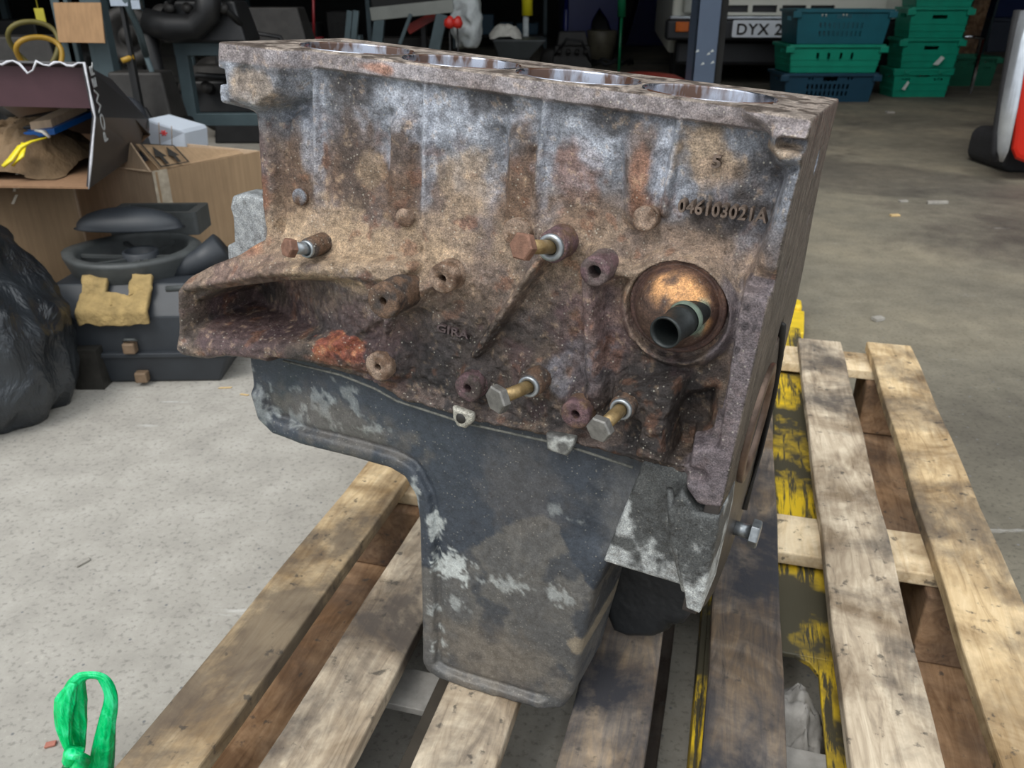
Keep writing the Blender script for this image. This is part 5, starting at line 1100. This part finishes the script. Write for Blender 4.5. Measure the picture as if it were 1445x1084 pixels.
# lift post
PYp = 5.4; x0_ = aty(986, 0, PYp).x; x1_ = aty(1014, 0, PYp).x; x2_ = aty(1022, 0, PYp + .16).x
xa = aty(976, 108, PYp).x; xb = aty(1008, 108, PYp).x
lift = thing('lift_post', 'blue grey steel lift post with a dark open side and scratched paint', 'post', ((xa + xb) / 2, PYp, 0)); hw = (xb - xa) / 2
M_post = simple('blue_grey_paint', srgb(88, 102, 122), .5, .1, .08, 5, .05)
mb = MB(); mb.box(-hw, hw, 0, .02, 0, 3.2); mb.box(-hw, -hw + .015, 0, .2, 0, 3.2); mb.box(hw - .015, hw, .02, .2, 0, 3.2); mb.build('column', M_post, lift, .003)
mb = MB(); mb.box(hw, hw + .05, .03, .10, .02, 3.1); mb.build('carriage_rail', M_dark, lift)
mb = MB(); mb.box(-hw - .1, hw + .1, -.1, .35, 0, .02); mb.build('base_plate', M_post, lift)
for (dx_, zz) in ((-.05, 72), (.02, 76), (.04, 72), (-.01, 90), (.05, 88)):
    z9_ = zat(995, zz, PYp); mb = MB(); mb.prism([(dx_ - .012, z9_ - .008), (dx_ + .012, z9_ - .002), (dx_ + .004, z9_ + .010)], 1, -.001, .0002); mb.build('paint_chip', M_lab, lift)
# red lift arm pad, left of the post
rc = aty(916, 112, 5.9); mb = MB(); mb.lathe([(.31, 0), (.30, .05), (.22, .085), (.10, .10), (.001, .102)], (rc.x, rc.y + .2, rc.z - .075), (0, 0, 1), 36, True)
mb.box(rc.x - .05, rc.x + .05, rc.y + .15, rc.y + .25, .0, rc.z - .07)
tag(mb.build('red_lift_pad', simple('dull_red_pad', srgb(150, 52, 40), .5, 0, .15, 10, .05)), 'round dull red lift arm pad left of the lift post', 'lift arm')

# ================================================================== RED CAR AT THE RIGHT EDGE
rx = at(1424, 200).x
M_red = simple('red_paint', srgb(190, 34, 18), .22, 0, .06, 4, 0)
redc = thing('red_car', 'red car at the right edge with a curved chrome bumper and black tyre', 'car', (0, 0, 0)) 
pa1, pb1 = aty(1432, 225, 3.35), aty(1468, 20, 3.6)
mb = MB()
prof = [aty(px, py, 3.42) for px, py in ((1447, 20), (1441, 70), (1434, 110), (1430, 150), (1427, 190), (1424, 212), (1430, 226), (1445, 232), (1540, 238), (1620, 235), (1640, -160), (1470, -160))]
mb.rings([[p for p in prof], [p + Vector((2.0, 2.3, 0)) for p in prof]], True, True, True, False); mb.build('body_shell', M_red, redc, .03, 3)
pts = [aty(px, py, Yy) for px, py, Yy in ((1449, 15, 3.40), (1440, 60, 3.38), (1432, 105, 3.36), (1424, 150, 3.35), (1418, 185, 3.34), (1415, 212, 3.34), (1413, 228, 3.35))]
mb = MB(); mb.tube(pts, [.030, .034, .034, .034, .030, .022, .008], 14, flat=.5); mb.build('chrome_trim', M_chrome, redc)
pts2 = [p + Vector((-.016, .03, 0)) for p in pts]; mb = MB(); mb.tube(pts2, .016, 10); mb.build('rubber_seal', M_tyre, redc)
tcx = at(1440, 245); mb = MB(); mb.lathe([(.001, -.10), (.17, -.10), (.20, -.085), (.27, -.09), (.29, -.06), (.29, .06), (.27, .09), (.001, .09)], (tcx.x + .42, tcx.y + .32, .29), (1, 0, .0), 44); mb.build('wheel', M_tyre, redc)
mb = MB(); e_ = at(1408, 243); mb.prism(rectpoly(e_.x, e_.x + .5, .0, .16, .05), 1, e_.y - .02, e_.y + .3); mb.build('mud_flap', M_tyre, redc, .02, 3)

# ================================================================== WORKSHOP CLUTTER BEHIND
M_stl = simple('grey_green_steel', srgb(66, 80, 84), .5, .2, .15, 12, .05); M_blk2 = simple('oily_black_metal', srgb(24, 24, 25), .5, .2, .4, 14, .2); M_blue2 = simple('blue_paint', srgb(12, 22, 84), .35, 0, .1, 6, 0)
M_chr = simple('bright_steel', srgb(200, 205, 210), .15, 1, .1, 30, 0); M_og = simple('dark_iron', srgb(44, 42, 40), .6, .4, .35, 18, .3); M_hose = simple('yellow_hose_rubber', srgb(150, 116, 30), .5, 0, .2, 20, .05)
def bar(mb, px0, py0, px1, py1, Y, w_=.03, Y1=None, toz0=False):
    a, b_ = aty(px0, py0, Y), aty(px1, py1, Y1 or Y)
    if toz0: b_ = Vector((a.x, a.y, 0))
    d = (b_ - a).normalized(); u = d.cross(Vector((0, 1, 0.001))).normalized() * w_ / 2; v_ = Vector((0, w_ / 2, 0))
    mb.hexa([a - u - v_, a + u - v_, a + u + v_, a - u + v_, b_ - u - v_, b_ + u - v_, b_ + u + v_, b_ - u + v_])
# bench frame behind the block
fr_ = thing('bench_frame', 'grey green square tube bench frame behind the engine block', 'frame', tuple(at(270, 190)))
oF = -Vector(fr_.location)
def fpart(nm, args, mat=M_stl):
    mb = MB(); [bar(mb, *a) for a in args]; mb.v = [tuple(Vector(p) + oF) for p in mb.v]; return mb.build(nm, mat, fr_, .002)
YF = 3.3
fpart('rail', [(248, 69, 500, 69, YF, .045)]); fpart('rail', [(264, 168, 500, 168, YF, .045)]); fpart('leg', [(256, 62, 0, 0, YF, .045, None, True)]); fpart('leg', [(268, 80, 0, 0, YF + .5, .03, None, True)]); fpart('leg', [(480, 69, 0, 0, YF, .045, None, True)])
mb = MB(); mb.box(aty(264, 168, YF).x, aty(500, 168, YF).x, YF + .03, YF + .6, zat(300, 165, YF) - .03, zat(300, 165, YF) - .015); mb.v = [tuple(Vector(p) + oF) for p in mb.v]; mb.build('lower_shelf', M_dark, fr_)
# blocky engines on and under the bench
def engine_lump(name, label, cat, px, py, Y, w_, d_, h_, seed, mat=M_blk2, base=None):
    rr = random.Random(seed); c = aty(px, py, Y)
    if base is None: h_ = zat(px, py - 40, Y); base = 0.0
    t = thing(name, label, cat, (c.x, c.y, base)); mb = MB(); mb.tbox((-w_, w_, -d_, d_), (-w_ * .8, w_ * .8, -d_ * .8, d_ * .8), 0, h_ * .7); mb.build('crankcase', mat, t, .01)
    for k_ in range(4): mb = MB(); mb.cyl((-w_ * .6 + k_ * w_ * .4, -d_, h_ * .55), (-w_ * .6 + k_ * w_ * .4, -d_ * 1.25, h_ * .6), w_ * .11, n=14); mb.build('port', M_og, t)
    mb = MB(); mb.lathe([(.001, 0), (h_ * .28, 0), (h_ * .30, .02), (h_ * .22, .04), (.001, .045)], (-w_ * .9, -d_ * .3, h_ * .35), (-.3, -1, 0), 24); mb.build('pulley', M_og, t)
    mb = MB(); mb.tbox((-w_ * .7, w_ * .75, -d_ * .6, d_ * .6), (-w_ * .6, w_ * .6, -d_ * .4, d_ * .4), h_ * .7, h_); mb.build('top_cover', M_og, t, .008)
    pts = [(-w_ * .8, -d_ * .9, h_ * .5), (-w_ * .3, -d_ * 1.35, h_ * .85), (w_ * .4, -d_ * 1.3, h_ * .8), (w_ * .9, -d_ * .8, h_ * .3)]; mb = MB(); mb.tube(pts, .012, 10); mb.build('hose', M_blk2, t); return t
engine_lump('scrap_engine', 'dark scrap engine on the floor left of the bench frame', 'engine', 205, 140, 2.75, .14, .12, .30, 1)
engine_lump('scrap_engine', 'small dark engine sitting inside the bench frame', 'engine', 330, 160, 3.62, .22, .13, .18, 2, M_blk2, zat(300, 165, YF) - .014)
engine_lump('gearbox', 'oily gearbox on the top rail of the bench frame', 'gearbox', 300, 64, 3.33, .16, .10, .20, 5, M_blk2, zat(300, 69, YF) + .024)
mb = MB(); cc_ = aty(186, 52, 3.45); mb.lathe([(.09, -.05), (.105, -.02), (.11, .03), (.10, .045), (.07, .05), (.05, .02), (.03, .02), (.03, .06), (.001, .06)], cc_, (.1, -1, .1), 32); mb.box(cc_.x - .02, cc_.x + .02, cc_.y, cc_.y + .03, 0, cc_.z); tag(mb.build('brake_drum', M_og), 'big round dark drum behind the crates of scrap at upper left', 'drum')
mb = MB(); mb.tube([aty(205, 30, 3.2), aty(240, 40, 3.2), aty(275, 38, 3.2), aty(292, 20, 3.2), aty(296, -20, 3.2)], [.045, .05, .045, .045, .045], 16); mb.tube([aty(205, 30, 3.2), (aty(205, 30, 3.2).x, 3.25, 0)], .03, 8); tag(mb.build('exhaust_pipe', M_blk2), 'fat bent black exhaust pipe above the bench frame', 'pipe')
mb = MB(); mb.cyl(aty(180, 134, 2.75), aty(222, 136, 2.75), .009, n=12); mb.cyl(aty(222, 136, 2.75), aty(226, 136, 2.76), .014, n=12); ob_ = tag(mb.build('chrome_strut', M_chr), 'bright chrome damper rod lying across scrap', 'strut'); pz = aty(200, 135, 2.78); mb = MB(); mb.box(pz.x - .06, pz.x + .06, 2.74, 2.76, 0, pz.z); mb.build('bracket', M_blk2, ob_)
mb = MB(); mb.tube([aty(174, -8, 2.6), aty(184, 16, 2.62), aty(198, 50, 2.66), aty(206, 78, 2.7)], .010, 10); mb.tube([aty(206, 78, 2.7), (aty(206, 78, 2.7).x, 2.95, 0)], .008, 8); tag(mb.build('wheel_brace', M_stl), 'thin steel bar slanting down at upper left', 'bar')
mb = MB(); a_ = aty(155, 2, 2.6); mb.box(a_.x, a_.x + .05, 2.6, 2.63, a_.z - .012, a_.z + .012); mb.box(a_.x + .06, a_.x + .085, 2.6, 2.62, a_.z - .02, a_.z + .004); ob_ = tag(mb.build('chrome_bracket', M_chr), 'small bright chrome bracket at the top left', 'bracket'); mb = MB(); mb.box(a_.x + .02, a_.x + .03, 2.61, 2.63, 0, a_.z - .012); mb.build('stem', M_blk2, ob_)
mb = MB(); mb.cyl(aty(172, 86, 2.6), aty(188, 80, 2.62), .008, n=10); p9 = aty(180, 83, 2.62); ob_ = tag(mb.build('brass_fitting', M_hose), 'small brass fitting above the chrome rod', 'fitting'); mb = MB(); mb.box(p9.x - .005, p9.x + .005, 2.62, 2.63, 0, p9.z); mb.build('stem', M_blk2, ob_)
# rack posts with a card hung on them
rk = thing('steel_rack', 'grey steel rack of upright posts at the far upper left', 'rack', tuple(at(120, 200))); oF = -Vector(rk.location); fr_ = rk
for (px, w_) in ((93, .045), (101, .03), (142, .05), (128, .02)):
    mb = MB(); a_ = aty(px, 60, 2.9); mb.box(a_.x - w_ / 2, a_.x + w_ / 2, 2.9, 2.9 + w_, 0, 1.9); mb.v = [tuple(Vector(p) + oF) for p in mb.v]; mb.build('upright', M_stl, rk, .002)
for zz in (.35, 1.2): mb = MB(); a_ = aty(88, 60, 2.9); b__ = aty(146, 60, 2.9); mb.box(a_.x, b__.x, 2.945, 3.3, zz, zz + .02); mb.v = [tuple(Vector(p) + oF) for p in mb.v]; mb.build('rack_shelf', M_dark, rk)
P_ = [aty(76, 4, 2.86), aty(143, 4, 2.86), aty(149, 61, 2.84), aty(84, 60, 2.84)]; mb = MB(); panel(mb, P_[3], P_[2], P_[1], P_[0], .005); tag(mb.build('hung_card', card_mat('dim_card', srgb(150, 118, 84))), 'square of brown cardboard hung on the steel rack', 'cardboard')
for (cx_, cy_, r_, Y_, lb) in ((58, 84, 27, 2.75, 'bright yellow hose coil above the black carton'), (50, 66, 30, 2.85, 'dull olive hose coil behind the yellow one')):
    c = aty(cx_, cy_, Y_); R_ = r_ / 1150 * Y_; mb = MB(); mb.tube([c + Vector((math.cos(a_) * R_, .03 * math.sin(a_ * 2), math.sin(a_) * R_)) for a_ in np.linspace(0, 2 * math.pi, 40, endpoint=False)], .008, 8, True); tag(mb.build('hose_coil', M_hose if cy_ > 70 else simple('olive_hose', srgb(92, 84, 36), .6, 0, .2, 20, 0)), lb, 'hose')
mb = MB(); c = aty(56, 22, 2.9); mb.box(c.x - .014, c.x + .016, 2.9, 2.903, c.z - .022, c.z + .022); mb.tube([(c.x, 2.9, c.z + .022), (c.x, 2.91, 2.0)], .002, 6); tag(mb.build('yellow_tag', simple('dim_yellow', srgb(160, 150, 40), .6, 0, .1, 40, 0)), 'small yellow tag hanging in the dark upper left', 'tag')
# dark engines and scrap further left
engine_lump('scrap_engine', 'dark engine in the shadows above the black carton', 'engine', 25, 90, 3.4, .30, .2, .4, 7)
engine_lump('scrap_engine', 'dark engine in the shadow above the bench frame', 'engine', 380, 50, 4.6, .30, .2, .35, 8)
# centre trolley
tr_ = thing('work_trolley', 'grey steel trolley beam on slanting legs in front of the dark far shelves', 'trolley', tuple(at(600, 105))); oF = -Vector(tr_.location); fr_ = tr_
fpart('beam', [(524, 20, 640, 8, 5.6, .075)], simple('pale_grey_steel', srgb(120, 122, 116), .5, .2, .1, 10, 0)); fpart('leg', [(536, 26, 528, 110, 5.6, .065)]); fpart('leg', [(624, 20, 604, 112, 5.6, .07)]); fpart('brace', [(580, 20, 564, 62, 5.55, .022)]); fpart('top_tray', [(526, 6, 634, -4, 5.8, .10)], M_dark)
mb = MB(); a_ = aty(570, 27, 5.7); mb.prism([(a_.x, a_.z - .04), (a_.x + .2, a_.z + .05), (a_.x + .2, a_.z - .0), (a_.x + .03, a_.z - .09)], 1, 5.72, 5.9); ob_ = tag(mb.build('red_toolbox', simple('dim_red', srgb(150, 34, 18), .4, 0, .1, 10, 0)), 'red tool case under the trolley beam', 'tool case'); mb = MB(); mb.box(a_.x + .1, a_.x + .13, 5.75, 5.85, 0, a_.z); mb.build('stand', M_blk2, ob_)
rb = cloth('clear_bag', '', '', (0, 0, 0), (.14, .1), None, 31, .14, 30); M_film = simple('cloudy_film', srgb(160, 165, 165), .25, 0, .3, 12, .2)
c = aty(660, 42, 5.6); mb = MB(); V = []
for k_ in range(26):
    for i in range(40): t_ = k_ / 25; a_ = 2 * math.pi * i / 40; r_ = .11 * math.sin(math.pi * min(1, .1 + t_ * .9)) ** .6 * (1 - .4 * t_) + .01; V.append((c.x + math.cos(a_) * r_, 5.6 + math.sin(a_) * r_ * .8, c.z - .1 + .42 * t_))
V = np.array(V); V = V + (fbm(V, 12, 3, 2)[:, None] - .5) * .09; mb.rings([[tuple(p) for p in V[k_ * 40:(k_ + 1) * 40]] for k_ in range(26)], True, True, True, True); tag(mb.build('clear_bag', M_film), 'cloudy clear plastic bag hanging at the end of the trolley beam', 'bag')
for dx_ in (0, .07): 
    c = aty(634 + dx_ * 160, 33, 5.45); mb = MB(); mb.lathe([(.001, -.03), (.03, -.02), (.035, .01), (.012, .04), (.001, .045)], c, (.3, -.2, 1), 14); ob_ = tag(mb.build('red_clamp', simple('clamp_red', srgb(190, 40, 30), .4, 0, .1, 10, 0)), 'left of two small red clamps by the clear bag' if dx_ == 0 else 'right of two small red clamps by the clear bag', 'clamp'); mb = MB(); mb.tube([c, (c.x, 5.5, 0)], .006, 6); mb.build('stem', M_blk2, ob_)
engine_lump('machine', 'dark machine under the trolley beam', 'machine', 575, 92, 6.2, .28, .2, .36, 11, simple('navy_machine', srgb(30, 36, 48), .5, .1, .2, 10, .05))
mb = MB(); mb.tube([aty(442, -10, 5.2), aty(443, 55, 5.2)], .008, 8); mb.box(aty(443, 55, 5.2).x - .05, aty(443, 55, 5.2).x + .05, 5.15, 5.25, 0, aty(443, 55, 5.2).z + .01); tag(mb.build('red_pole', simple('dim_red_pole', srgb(120, 24, 30), .5, 0, .1, 10, 0)), 'thin dark red pole above the first cylinder', 'pole')
mb = MB(); c = aty(418, 23, 5.4); mb.box(c.x - .04, c.x + .04, 5.4, 5.45, c.z - .03, c.z + .03); mb.box(c.x - .01, c.x + .01, 5.42, 5.44, 0, c.z); tag(mb.build('orange_lamp', M_amber), 'small orange lamp in the dark left of the red pole', 'lamp')
mb = MB(); [bar(mb, 494 + i * 9, 15, 490 + i * 9, 60, 5.0, .03) for i in (0, 1)]; mb.box(aty(488, 50, 5.0).x, aty(508, 50, 5.0).x, 5.0, 5.1, 0, aty(488, 50, 5.0).z); tag(mb.build('oxygen_regulator', M_stl), 'pale grey fittings left of the trolley legs', 'fitting')
# drain tray, jack handle, blue car
mb = MB(); a_ = aty(699, 80, 6.0); b__ = aty(752, 80, 6.0); zt2_ = zat(720, 56, 6.0); zb2 = zat(720, 84, 6.0); mb.tbox((a_.x + .03, b__.x - .03, 6.0, 6.4), (a_.x - .02, b__.x + .09, 5.95, 6.5), zb2, zt2_); mb.box(a_.x + .05, b__.x - .02, 6.05, 6.35, 0, zb2)
tag(mb.build('drain_tray', simple('dark_tray', srgb(48, 52, 54), .4, 0, .2, 10, .05), None, .008), 'dark square tray on a stand with a pale rag, left of the blue car', 'tray')
rg = cloth('rag', '', '', ((a_.x + b__.x) / 2 - .06, 6.15, zt2_ + .002), (.11, .09), M_film, 41, .05, 24); tag(rg.build('rag', simple('pale_rag', srgb(170, 168, 160), .8, 0, .15, 30, .2)), 'pale crumpled rag lying on the dark tray', 'rag')
mb = MB(); mb.cyl(aty(744, 22, 6.6), aty(744, -40, 6.6), .04, n=16); o = mb.build('yellow_jack', simple('jack_yellow', srgb(196, 186, 30), .4, 0, .1, 10, 0)); tag(o, 'upright yellow jack cylinder with a pale rod behind the tray', 'jack')
mb = MB(); a_ = aty(742, 22, 6.6); mb.cyl((a_.x, 6.6, .02), (a_.x, 6.6, a_.z), .022, n=14); mb.build('rod', M_film, o); mb = MB(); mb.box(a_.x - .15, a_.x + .15, 6.45, 6.75, 0, .03); mb.build('foot', M_blk2, o)
bluec = thing('blue_car', 'dark blue car body with a black wheel arch far behind the block', 'car', tuple(at(830, 70))); oF = -Vector(bluec.location)
YC = 10.8; A_ = lambda px, py: aty(px, py, YC)
mb = MB(); pr = [(798, 52), (796, -60), (880, -60), (880, -20), (876, -10), (874, 20), (872, 48), (866, 56), (858, 30), (846, 12), (836, 30), (832, 54)]; mb.prism([(A_(a, b_).x + oF.x, A_(a, b_).z + oF.z) for a, b_ in pr], 1, YC + oF.y, YC + 1.4 + oF.y); mb.build('body_shell', M_blue2, bluec, .01)
mb = MB(); c = A_(850, 40); mb.lathe([(.001, -.09), (.16, -.09), (.28, -.08), (.31, -.04), (.31, .06), (.001, .08)], (c.x + oF.x, YC + .35 + oF.y, .31 + oF.z), (0, 1, 0), 36); mb.build('wheel', M_tyre, bluec)
mb = MB(); pp = [(884, 62), (902, 0), (912, -60), (930, -60), (934, 0), (938, 62)]; mb.prism([(aty(a, b_, 13.3).x, aty(a, b_, 13.3).z) for a, b_ in pp], 1, 13.3, 13.8); c = aty(900, 64, 13.3); mb.box(c.x - .2, c.x + .6, 13.2, 13.9, 0, .03)
tag(mb.build('lift_post', M_blue2, None, .005), 'tapering dark blue lift post beside the blue car', 'post')
mb = MB(); mb.cyl(aty(877, 24, 8.0), aty(878, -30, 8.0), .035, n=14); c = aty(877, 24, 8.0); mb.cyl((c.x, 8.0, 0), c, .012, n=8); tag(mb.build('green_bottle', simple('bottle_green', srgb(20, 110, 70), .3, 0, .1, 10, 0)), 'narrow green bottle between the blue car and the blue post', 'bottle')
mb = MB(); c = at(848, 88); mb.lathe([(.001, 0), (.13, 0), (.17, zat(852, 44, c.y) * 1.0), (.165, zat(852, 44, c.y) + .01), (.15, zat(852, 44, c.y) - .04), (.001, zat(852, 44, c.y) - .05)], (c.x, c.y, 0), (0, 0, 1), 28); bk = mb.build('bucket', simple('muddy_grey_plastic', srgb(104, 98, 82), .5, 0, .35, 6, .1)); tag(bk, 'grubby bucket full of scrap in front of the blue car wheel', 'bucket')
mb = MB(); c = at(858, 92); R_ = .26; mb.tube([Vector((c.x + math.cos(a_) * R_ * (1 + .1 * math.sin(3 * a_)), c.y - .05 + math.sin(a_) * R_ * .8, .02 + .02 * (i % 3))) for i, a_ in enumerate(np.linspace(0, 6 * math.pi, 90))], .010, 6); tag(mb.build('cable_coil', M_blk2), 'black air line coiled on the floor round the bucket', 'cable')
engine_lump('gearbox', 'dark gearbox on the floor left of the bucket', 'gearbox', 806, 84, 8.2, .2, .15, .16, 15, M_og)
mb = MB(); c = aty(798, 50, 9.3); mb.lathe([(.001, 0), (.08, .0), (.06, .06), (.03, .10), (.03, .3)], (c.x, 9.3, c.z - .05), (0, 0, 1), 20); mb.cyl((c.x, 9.3, 0), (c.x, 9.3, c.z - .05), .03, n=12); mb.cyl((c.x, 9.3, c.z + .2), (c.x, 9.3, 1.3), .025, n=12); tag(mb.build('blue_axle_stand', M_blue2), 'slim blue jack stand at the corner of the blue car', 'stand')
# far shelves with bins, tyres (dark)
for i, (px0, px1, Y_, lb) in enumerate(((330, 520, 8.5, 'dark shelving unit far behind the first cylinder'), (640, 770, 12.5, 'dark shelving unit far behind the drain tray'), (-60, 150, 5.2, 'dark shelving unit in the upper left shadows'))):
    a_ = aty(px0, 20, Y_); b__ = aty(px1, 20, Y_); t = thing('shelving', lb, 'shelf', (a_.x, Y_, 0)); wd = b__.x - a_.x
    for x_ in (0, wd): 
        for y_ in (0, .5): mb = MB(); mb.box(x_ - .02, x_ + .02, y_ - .02, y_ + .02, 0, 2.0); mb.build('upright', M_stl, t)
    for zz in (.15, .75, 1.35, 1.95): mb = MB(); mb.box(-.02, wd + .02, -.02, .52, zz, zz + .03); mb.build('shelf_board', M_dark, t)
    rr = random.Random(i)
    for zz in (.18, .78):
        x_ = .08; nb_ = 0
        while x_ < wd - .3:
            w_ = rr.uniform(.15, .34); h_ = rr.uniform(.15, .4); mt = rr.choice([M_blk2, M_og, M_dark, M_cn, M_og]); pos_ = 'lower' if zz < .5 else 'middle'
            mb = MB(); mb.tbox((0, w_, 0, .35), (-.01, w_ + .01, -.01, .36), 0, h_); bo = mb.build('parts_bin', mt, None, .01, loc=(a_.x + x_, Y_ + .04, zz + .001)); nb_ += 1; tag(bo, '%s dark bin from the left on the %s board, %s' % (('first', 'second', 'third', 'fourth', 'fifth', 'sixth', 'seventh', 'eighth', 'ninth', 'tenth')[min(9, nb_ - 1)], pos_, lb.replace('dark shelving unit ', '').replace(' shadows', '')), 'bin', 'bins on the ' + lb); x_ += w_ + rr.uniform(.03, .12)
# right background: pole, plank, blue bins, far dark car behind crates
mb = MB(); c = at(1386, 76); mb.cyl((c.x, c.y, 0), (c.x + .12, c.y, 1.6), .016, n=10); tag(mb.build('steel_pole', M_stl), 'thin steel pole standing behind the green crates', 'pole')
mb = MB(); c = at(1368, 76); mb.prism([(c.x - .12, 0), (c.x + .10, 0), (c.x + .22, 1.7), (c.x + .04, 1.7)], 1, c.y + .05, c.y + .09); tag(mb.build('plank', M_skid, None), 'brown plank leaning behind the green crates', 'plank')
for (px, lb, mt, hh_, zz) in ((1415, 'grey storage tote at the far right back', simple('grey_tote', srgb(66, 72, 84), .5, 0, .1, 10, 0), .42, 0), (1415, 'dark blue storage tote on the grey one at the far right', simple('blue_tote', srgb(30, 44, 84), .5, 0, .1, 10, 0), .3, .422)):
    c = at(px, 74); mb = MB(); mb.tbox((-.24, .24, -.2, .2), (-.27, .27, -.23, .23), 0, hh_ - .04); mb.box(-.29, .29, -.25, .25, hh_ - .05, hh_); tag(mb.build('storage_tote', mt, None, .012, loc=(c.x + .05, c.y + .25, zz)), lb, 'tote')
mb = MB(); c = aty(1335, 52, 6.9); mb.tube([aty(1356, 52, 6.8), aty(1372, 52, 6.8), aty(1388, 54, 6.8)], .012, 8); p9 = aty(1388, 54, 6.8); mb.box(p9.x - .01, p9.x + .01, 6.8, 6.82, 0, p9.z); tag(mb.build('chain', M_chr), 'short bright chain between crates and pole', 'chain')
